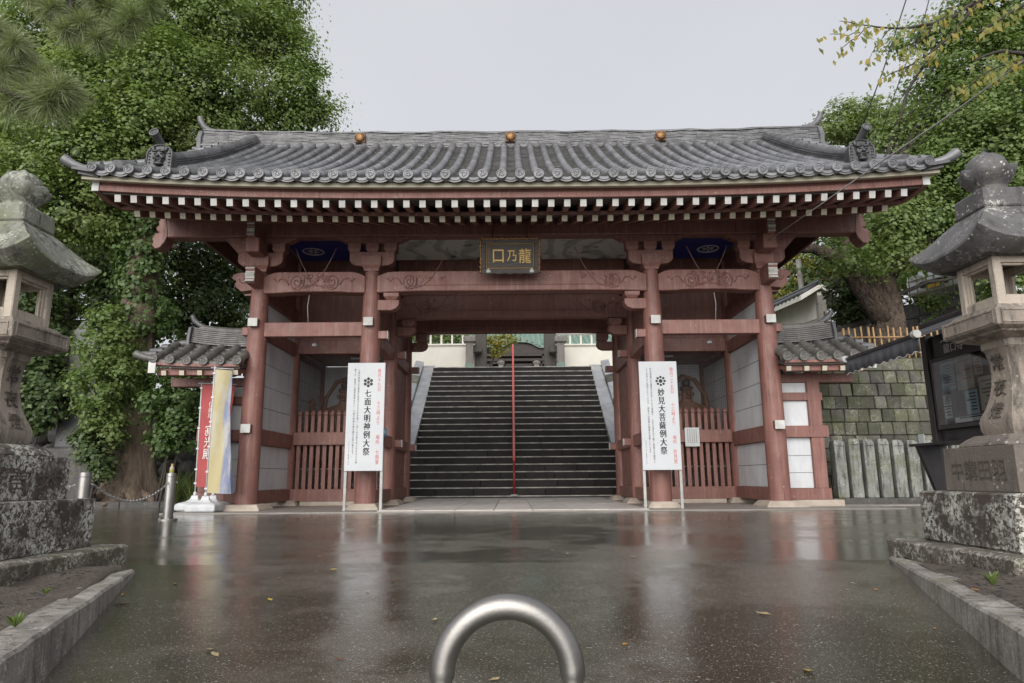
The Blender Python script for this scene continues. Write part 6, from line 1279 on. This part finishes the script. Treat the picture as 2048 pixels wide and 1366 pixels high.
for px, py, Y, r_ in ((-50, 500, 13, 3.), (120, 420, 15, 3.2), (300, 380, 16, 3.2), (450, 420, 16, 2.6), (250, 560, 14, 2.4), (60, 640, 12, 2.2), (420, 600, 13, 1.9)):
    c = at(px, py, Y); far_l.append((c.x, c.y, c.z, r_, r_*.6, r_*.8))
T = thing('woodland', 'dark wooded slope seen far behind the left trees', 'woodland', (-12, 14, 4)); T['kind'] = 'stuff'
crown(T, far_l, 'leaf_dark', .24, 16, 26, .7, .45, 'foliage')
# shrubs at the foot of the ginkgo
def shrub(label, lst, mat, size, per=24, ncl=300, clump=.16, group='shrubs round the ginkgo'):
    bl = pblobs(lst, .9); x, y = bl[0][0], bl[0][1]; T = tree('shrub', label, 'shrub', (x, y, .08), group)
    for k in range(4):
        b_ = MB(); c = bl[k % len(bl)]; limb(b_, [(x+rng.normal()*.08, y+rng.normal()*.08, .05), ((x+c[0])/2, (y+c[1])/2, c[2]*.55), (c[0], c[1], c[2])], .03, .01, 6); b_.build('stem', 'bark_dark', T, smooth='all')
    crown(T, bl, mat, size, per, ncl, clump, .6, 'foliage')
shrub('tall bright green bush left of the ginkgo trunk', ((212, 690, 2.1, .58), (195, 775, 2.0, .56), (235, 745, 2.1, .5), (215, 860, 1.95, .36), (200, 830, 1.9, .36), (225, 640, 2.3, .4)), 'leaf_shrub', .07)
shrub('low glossy bush at the ginkgo roots on the left', ((196, 905, 1.95, .36), (175, 880, 1.9, .28), (205, 945, 1.9, .24)), 'leaf_dark', .075)
shrub('dark glossy bush right of the ginkgo trunk', ((345, 800, 2.1, .58), (372, 860, 2.0, .46), (335, 880, 2.0, .34), (395, 770, 2.5, .5), (360, 740, 2.5, .45), ), 'leaf_ivy', .075)
shrub('dark bush behind the left lantern shaft', ((65, 760, 3.0, .7), (90, 700, 3.2, .6), (100, 800, 2.9, .5), (60, 830, 3., .45)), 'leaf_dark', .09)
def grass(px, py, Y, n, h_, label):
    c = at(px, py, Y); c.z = .1; T = tag(None or bpy.data.objects.new('grass_clump', None), label, 'grass'); COL.objects.link(T); T.location = c; A = []
    for i in range(n):
        a = rng.uniform(0, 6.28); d = np.array([math.cos(a), math.sin(a), 0]); o = np.array(c)+d*rng.uniform(0, .12); L_ = h_*rng.uniform(.6, 1.1); sp = rng.uniform(.35, .85); sd = np.array([-d[1], d[0], 0])*.009; pr = None
        for k in range(5):
            t_ = k/4; p = o+d*L_*sp*t_**1.4+np.array([0, 0, L_*(1.15*t_-.62*sp*t_*t_*1.1)]); w_ = sd*(1-t_*.85)
            if pr is not None: A.append([pr[0]-pr[1], pr[0]+pr[1], p+w_, p-w_])
            pr = (p, w_)
    o = quads('blades', np.array(A), 'grass_blade', T); o['kind'] = 'stuff'
grass(352, 985, 1.75, 130, .75, 'clump of long arching grass right of the ginkgo roots'); grass(385, 985, 1.7, 110, .7, 'clump of long arching grass beside the red banner')

# camphor with a massive trunk above the right wall
cb = at(1775, 712, 3.0); C1 = tree('camphor_tree', 'huge gnarled tree above the mossy wall on the right', 'tree', (cb.x, 3.0, 2.75))
def gnarl(pts, rad, n=26, amp=.12):
    b_ = MB(); rings = []
    for i, (p, r_) in enumerate(zip(pts, rad)):
        p = Vector(p); d = (Vector(pts[min(i+1, len(pts)-1)])-Vector(pts[max(i-1, 0)])).normalized(); a_ = d.cross(Vector((0, 1, 0))).normalized(); c_ = a_.cross(d)
        rings.append([p+(a_*math.cos(q)+c_*math.sin(q))*r_*(1+amp*math.sin(3*q+i*.9)+amp*.7*math.sin(7*q-i*.6)+amp*.4*math.sin(12*q+i)) for q in np.linspace(0, 2*math.pi, n, endpoint=False)])
    b_.loft(rings); return b_
gnarl([at(1772, 735, 3.0), at(1774, 690, 3.0), at(1778, 645, 3.0), at(1772, 600, 3.0), at(1762, 560, 3.0), at(1760, 520, 3.05), at(1768, 470, 3.1), at(1790, 400, 3.2)], [.48, .38, .30, .27, .26, .21, .17, .1]).build('trunk', 'bark_camphor', C1, smooth='all')
gnarl([at(1768, 640, 2.95), at(1735, 590, 2.9), at(1700, 545, 2.9), at(1665, 512, 2.9), at(1625, 498, 3.0), at(1590, 500, 3.1), at(1565, 525, 3.2)], [.22, .2, .17, .14, .10, .08, .05], 18).build('limb', 'bark_camphor', C1, smooth='all')
gnarl([at(1765, 560, 3.0), at(1810, 515, 2.9), at(1850, 480, 2.8), at(1900, 455, 2.7), at(1950, 420, 2.6)], [.22, .15, .11, .08, .05], 16).build('limb', 'bark_camphor', C1, smooth='all')
gnarl([at(1700, 545, 2.9), at(1690, 500, 3.), at(1710, 450, 3.2)], [.18, .1, .05], 12).build('limb', 'bark_camphor', C1, smooth='all')
cbl = pblobs([(1790, 455, 2.6, .62), (1725, 455, 3.4, .5), (1850, 430, 2.8, .9), (1935, 480, 2.6, .7), (1880, 350, 3., 1.1), (1810, 365, 3.5, .75), (1960, 300, 2.6, 1.2), (1910, 240, 3, 1.05), (2030, 220, 2.6, 1.2), (1870, 165, 3.5, .6), (1960, 130, 3, 1.05), (2050, 90, 3, 1.1), (2000, 400, 2.4, 1.), (2070, 350, 2.4, 1.1), (1890, 75, 3.6, .6), (1800, 90, 3.6, .2), (1840, 62, 3.6, .28),
              (1780, 280, 3.6, .5), (1850, 260, 3.5, .5), (2050, 480, 2.5, .9), (2000, 560, 2.6, .6), (1980, 20, 3., 1.), (1660, 480, 3.6, .22), (1840, 215, 3.6, .3), (1800, 500, 2.3, .3), (1835, 520, 2.3, .28), (1720, 500, 2.3, .22), (1765, 525, 2.2, .2), (1690, 520, 2.3, .16)], .8)
crown(C1, cbl, 'leaf_shrub', .075, 75, 85, .42, .55)
branches(C1, 'bark_dark', lambda z: (cb.x+.25, 3.05, min(z-.3, 6.8)), cbl, .06, .012, .75)
# flat-topped tree further back
ub = at(1752, 420, 9.); U = tree('umbrella_tree', 'flat topped spreading tree behind the right end of the roof', 'tree', (ub.x, 9, 4))
ul = []
for px, py, r_ in ((1690, 235, 1.0), (1750, 222, .9), (1655, 262, .8), (1720, 262, .9), (1800, 235, .9), (1830, 260, .9), (1690, 285, .5), (1770, 270, .8), (1640, 300, .5), (1665, 315, .4), (1840, 320, .8)):
    c = at(px, py, 9+rng.uniform(-.8, .8)); ul.append((c.x, c.y, c.z, r_, r_, r_*.32))
crown(U, ul, 'leaf_umbrella', .10, 20, 230, .28, .3, inner=False)
b_ = MB(); limb(b_, [(ub.x, 9, 3.5), at(1748, 340, 9), at(1745, 300, 9), at(1752, 250, 9)], .2, .05, 9); b_.build('trunk', 'bark_dark', U, smooth='all')
for px, py in ((1690, 240), (1655, 268), (1800, 240), (1725, 265), (1780, 285)):
    b_ = MB(); limb(b_, [at(1747, 325, 9), at((1747+px)/2, (py+315)/2, 9), at(px, py, 9)], .07, .02, 6, .04); b_.build('limb', 'bark_dark', U, smooth='all')
# yellowing and dark trees behind the right wing
bl = pblobs(((1600, 565, 19, 1.2), (1650, 550, 19, 1.2), (1690, 545, 19, 1.2), (1570, 600, 19, 1.), (1730, 560, 19, 1.), (1590, 520, 19, .8))); T = tree('maple_tree', 'yellowing tree behind the white covered wall', 'tree', (bl[0][0], 19, 5))
b_ = MB(); limb(b_, [(bl[0][0]+.3, 19, 4.5), (bl[0][0]+.4, 19, 6.5), (bl[1][0], 19, bl[1][2])], .12, .04, 8); b_.build('trunk', 'bark_dark', T, smooth='all'); crown(T, bl, 'leaf_yellow', .12, 20, 110, .35, .4)
shrub('dark bush between the white wall and the camphor trunk', ((1705, 612, 4.2, .5), (1690, 590, 4.4, .45), (1725, 575, 4.6, .45), (1735, 610, 4.2, .35), (1695, 635, 4.6, .3), (1725, 630, 4.6, .35)), 'leaf_dark', .08, group='shrubs on the right bank')
shrub('creeper hanging over the dark terrace wall', ((1868, 612, 4.75, .22), (1880, 600, 4.7, .2), (1862, 640, 4.7, .12), (1850, 600, 4.9, .15)), 'leaf_shrub', .07, group='shrubs on the right bank')
shrub('green bush behind the parked car', ((1830, 520, 8.5, .8), (1900, 520, 8.5, .9), (1970, 530, 8.5, .9), (2040, 560, 8, .9)), 'leaf_shrub', .12, 20, 110, .3, 'shrubs on the right bank')
T = thing('woodland', 'dark wooded slope seen far behind the right trees', 'woodland', (14, 14, 5)); T['kind'] = 'stuff'
fr_ = []
for px, py, Y, r_ in ((1780, 470, 14, 2.6), (1900, 400, 14, 3.2), (2050, 300, 13, 3.2), (2080, 520, 12, 2.6), (1950, 560, 13, 2.4), (1700, 540, 16, 2.2), (1820, 560, 13, 1.8)):
    c = at(px, py, Y); fr_.append((c.x, c.y, c.z, r_, r_*.6, r_*.8))
crown(T, fr_, 'leaf_dark', .24, 16, 26, .7, .45, 'foliage')
# small trees in the upper court
bl = pblobs(((985, 690, 18.5, .42), (1005, 682, 18.5, .45), (1022, 678, 18.5, .35), (995, 708, 18.5, .28), (975, 676, 18.5, .4), (1012, 700, 18.5, .2))); T = tree('court_tree', 'pale yellow-green small tree beside the hall gable', 'tree', (bl[0][0]-.5, 18.5, TOPZ))
b_ = MB(); limb(b_, [(bl[0][0]-.5, 18.5, TOPZ-.05), (bl[0][0]-.3, 18.5, TOPZ+.7), bl[1][:3]], .08, .02, 7); b_.build('trunk', 'bark_dark', T, smooth='all'); crown(T, bl, 'leaf_yellow', .09, 14, 200, .22, .3, flat=.6, inner=False)
bl = pblobs(((870, 680, 18, .6), (905, 676, 18, .6), (930, 682, 18, .4), (850, 670, 18, .6))); T = tree('court_tree', 'olive green tree behind the left court wall', 'tree', (bl[0][0], 18, TOPZ))
b_ = MB(); limb(b_, [(bl[0][0], 18, TOPZ-.05), (bl[0][0]+.1, 18, TOPZ+.7), bl[1][:3]], .08, .02, 7); b_.build('trunk', 'bark_dark', T, smooth='all'); crown(T, bl, 'leaf_umbrella', .10, 16, 160, .25, .4)

# pine boughs reaching in at the top left
PY = -7.5; PT = tree('pine_tree', 'black pine reaching long-needled boughs in at the top left', 'tree', (-5.2, PY, 0))
b_ = MB(); limb(b_, [(-5.2, PY, -.05), (-5.1, PY+.1, 1.5), (-5.25, PY, 3.), (-5.1, PY, 4.6)], .2, .09, 10); b_.build('trunk', 'bark_dark', PT, smooth='all')
def Q(px, py, dy=0.): return at(px, py, PY+dy)
boughs = [[(-5.15, PY, 2.4), Q(-120, 140), Q(-10, 175), Q(60, 198), Q(112, 175)], [(-5.15, PY, 2.5), Q(-60, 90), Q(0, 75), Q(30, 82)], [(-5.1, PY, 3.4), Q(-20, -60, .2), Q(130, -10, .2), Q(142, 38, .2), Q(195, 62, .2), Q(262, 45, .2)], [Q(130, -10, .2), Q(210, -30, .2), Q(290, 8, .2)], [Q(142, 38, .2), Q(115, 50, .2), Q(95, 30, .2)]]
for bgh in boughs: b_ = MB(); limb(b_, bgh, .035 if isinstance(bgh[0], tuple) else .016, .008, 7); b_.build('bough', 'bark_dark', PT, smooth='all')
A = []
tufts = [(25, 90, 0, .2), (2, 140, 0, .2), (-15, 60, 0, .2), (60, 185, .05, .2), (115, 178, 0, .23), (95, 205, 0, .2), (20, 205, .05, .18), (140, 190, .05, .16), (45, 130, .1, .17), (80, 150, .1, .16),
         (100, 20, .2, .16), (165, 48, .2, .17), (215, 18, .25, .17), (262, 38, .2, .17), (300, 12, .2, .15), (195, 80, .2, .14), (240, 62, .2, .15), (130, 62, .2, .15), (60, -10, .2, .17), (150, 5, .25, .15), (190, -5, .2, .15)]
for px, py, dy, L_ in tufts:
    c = np.array(Q(px, py, dy)); n = 620; d = rng.normal(size=(n, 3))+np.array([.35, -.1, .25]); d = unit(d); Lk = L_*rng.uniform(.75, 1.1, (n, 1)); o = c+rng.normal(size=(n, 3))*.012; e = o+d*Lk+np.array([0, 0, -1])*(Lk**2)*1.1; sd_ = unit(np.cross(d, rng.normal(size=(n, 3))))*.0019; m_ = (o+e)/2+np.array([0, 0, .012])
    A.append(np.stack([o-sd_, m_-sd_, e, m_+sd_], 1))
o = quads('needles', np.concatenate(A), 'needle', PT); o['kind'] = 'stuff'
for px, py, dy, L_ in tufts[:6]: b_ = MB(); c = Q(px, py, dy); b_.lathe([(.006, -.012), (.010, 0), (.007, .015), (.001, .03)], 8, c); b_.build('bud', 'bamboo', PT, smooth='all')

# cherry branches reaching in at the top right
CYY = -6.9; CT = tree('cherry_tree', 'cherry with sparse yellowing leaves reaching in at the top right', 'tree', (6.2, CYY, 0))
b_ = MB(); limb(b_, [(6.2, CYY, -.05), (6.1, CYY, 1.6), (6.3, CYY, 3.2), (6.0, CYY, 4.2)], .18, .1, 10); b_.build('trunk', 'bark_dark', CT, smooth='all')
def K(px, py, dy=0.): return at(px, py, CYY+dy)
cbr = [([(6.1, CYY, 3.9), K(2150, -120), K(2010, -25), K(1950, 5), K(1885, 42), K(1800, 56), K(1740, 52)], .03, .005), ([K(1740, 52), K(1705, 46), K(1680, 42)], .005, .002), ([K(1738, 52), K(1715, 72), K(1690, 92), K(1682, 104)], .005, .002), ([K(1720, 65), K(1690, 70), K(1658, 68)], .004, .002), ([K(1960, 0), K(1930, 35), K(1900, 72), K(1860, 105), K(1810, 135), K(1762, 157)], .016, .003), ([K(1865, 48), K(1850, 72), K(1822, 95), K(1790, 115)], .007, .002),
       ([K(2140, -30), K(2050, 8), K(2010, 32), K(1953, 66)], .02, .006), ([(6.1, CYY, 3.5), K(2150, 90), K(2050, 107), K(2000, 102), K(1945, 123)], .025, .006), ([K(2100, 60), K(2048, 118), K(1990, 135), K(1930, 175), K(1905, 190)], .01, .002), ([K(1905, 15), K(1880, 40), K(1850, 60)], .006, .002), ([K(1780, 55), K(1755, 90), K(1738, 120)], .004, .0015), ([K(2048, 118), K(2000, 150), K(1960, 165)], .006, .002)]
twl = []
for pts, r0, r1 in cbr:
    b_ = MB(); limb(b_, pts, r0, r1, 6, .004); b_.build('branch', 'bark_dark', CT, smooth='all'); pp = [Vector(p) for p in pts[max(0, len(pts)-5):]]
    for i in range(len(pp)-1):
        for f in np.linspace(0, 1, max(2, int((pp[i+1]-pp[i]).length/.05))): twl.append(pp[i].lerp(pp[i+1], f))
P = np.array([np.array(rng.choice(len(twl))) for _ in range(560)]); P = np.array([twl[int(i)] for i in P.reshape(-1)])+rng.normal(size=(560, 3))*np.array([.03, .05, .03])+np.array([0, 0, -.035])
q = leaf_quads(P, .062, np.tile([0, -1.0, .1], (560, 1)), .3, .5, 1.6); o = quads('leaves', q, 'leaf_cherry', CT); o['kind'] = 'stuff'

# ------------------------------------------------------------------ fallen leaves on the wet road
b_ = MB(); b_.add([(-.5, 0, .02), (-.2, -.34, .05), (.25, -.28, .02), (.5, 0, .1), (.25, .3, .05), (-.2, .32, .02), (-.75, .03, .0), (0, 0, .0)], [(0, 1, 7), (1, 2, 7), (2, 3, 7), (3, 4, 7), (4, 5, 7), (5, 0, 7), (0, 6, 5)]); lm2 = b_.mesh('fallen_leaf'); mats = []
for nm, cc in (('leaf_orange', (.42, .20, .04)), ('leaf_gold', (.50, .36, .05)), ('leaf_tan', (.38, .29, .16)), ('leaf_brown', (.16, .07, .04))): simple(nm, cc, tuple(x*.7 for x in cc), 60, .35, .1, 90); c_ = lm2.copy(); c_.materials.append(MAT[nm]); mats.append(c_)
named = {(1525, 1228): (2, .06, 'pale tan leaf lying alone on the right half of the road'), (1618, 1343): (1, .05, 'bright yellow leaf nearest the bottom edge of the road'), (665, 1140): (1, .05, 'yellow green leaf left of the board reflection'), (1950, 1181): (0, .05, 'orange leaf on the soil bed below the right lantern'), (244, 1208): (3, .07, 'dark red-brown leaf against the left kerb')}
spots = list(named)+[(1705, 1167), (1695, 1180), (1752, 1180), (1787, 1187), (1870, 1258), (420, 1300), (1103, 1101), (1265, 1114), (735, 1183), (558, 1157), (655, 1128), (1700, 1082), (1705, 1053), (1778, 1060), (1815, 1034), (245, 1190), (1370, 1045), (1180, 1037), (1135, 1108), (350, 1168), (640, 1113), (785, 1163), (990, 1360), (430, 1310), (1640, 1055), (1560, 1040), (1420, 1050), (300, 1012), (260, 1018), (230, 1030), (540, 1200), (1470, 1120), (870, 1240), (1250, 1290), (680, 1320)]
for i, (px, py) in enumerate(spots):
    z = road_z(gz(px, py).y) if py > 1120 else 0.
    for _ in range(3): p = gz(px, py, z+.004); z = road_z(p.y)
    if (px, py) == (1950, 1181): p = gz(px, py, .06)
    if (px, py) in named: ci, sz, lab = named[(px, py)]; grp = None
    else:
        ci, sz, grp = random.choice((0, 1, 2, 2, 2, 3)), random.uniform(.02, .042), 'fallen leaves on the road'
        lab = 'small %s leaf stuck to the wet road, %s, %s' % (('orange', 'yellow', 'tan', 'brown')[ci], 'far left' if px < 450 else 'left of centre' if px < 900 else 'near the centre line' if px < 1280 else 'right of centre' if px < 1660 else 'far right', 'close to the gate' if py < 1070 else 'midway to the gate' if py < 1190 else 'in the foreground')
    if (p.y > -.99): p.z = max(p.z, .02)
    o = link('fallen_leaf', mats[ci], None, None, (p.x, p.y, p.z+.003)); o.scale = (sz, sz*.8, sz); o.rotation_euler = (random.uniform(-.1, .1), random.uniform(-.1, .1), random.uniform(0, 6.28)); tag(o, lab, 'leaf', grp)
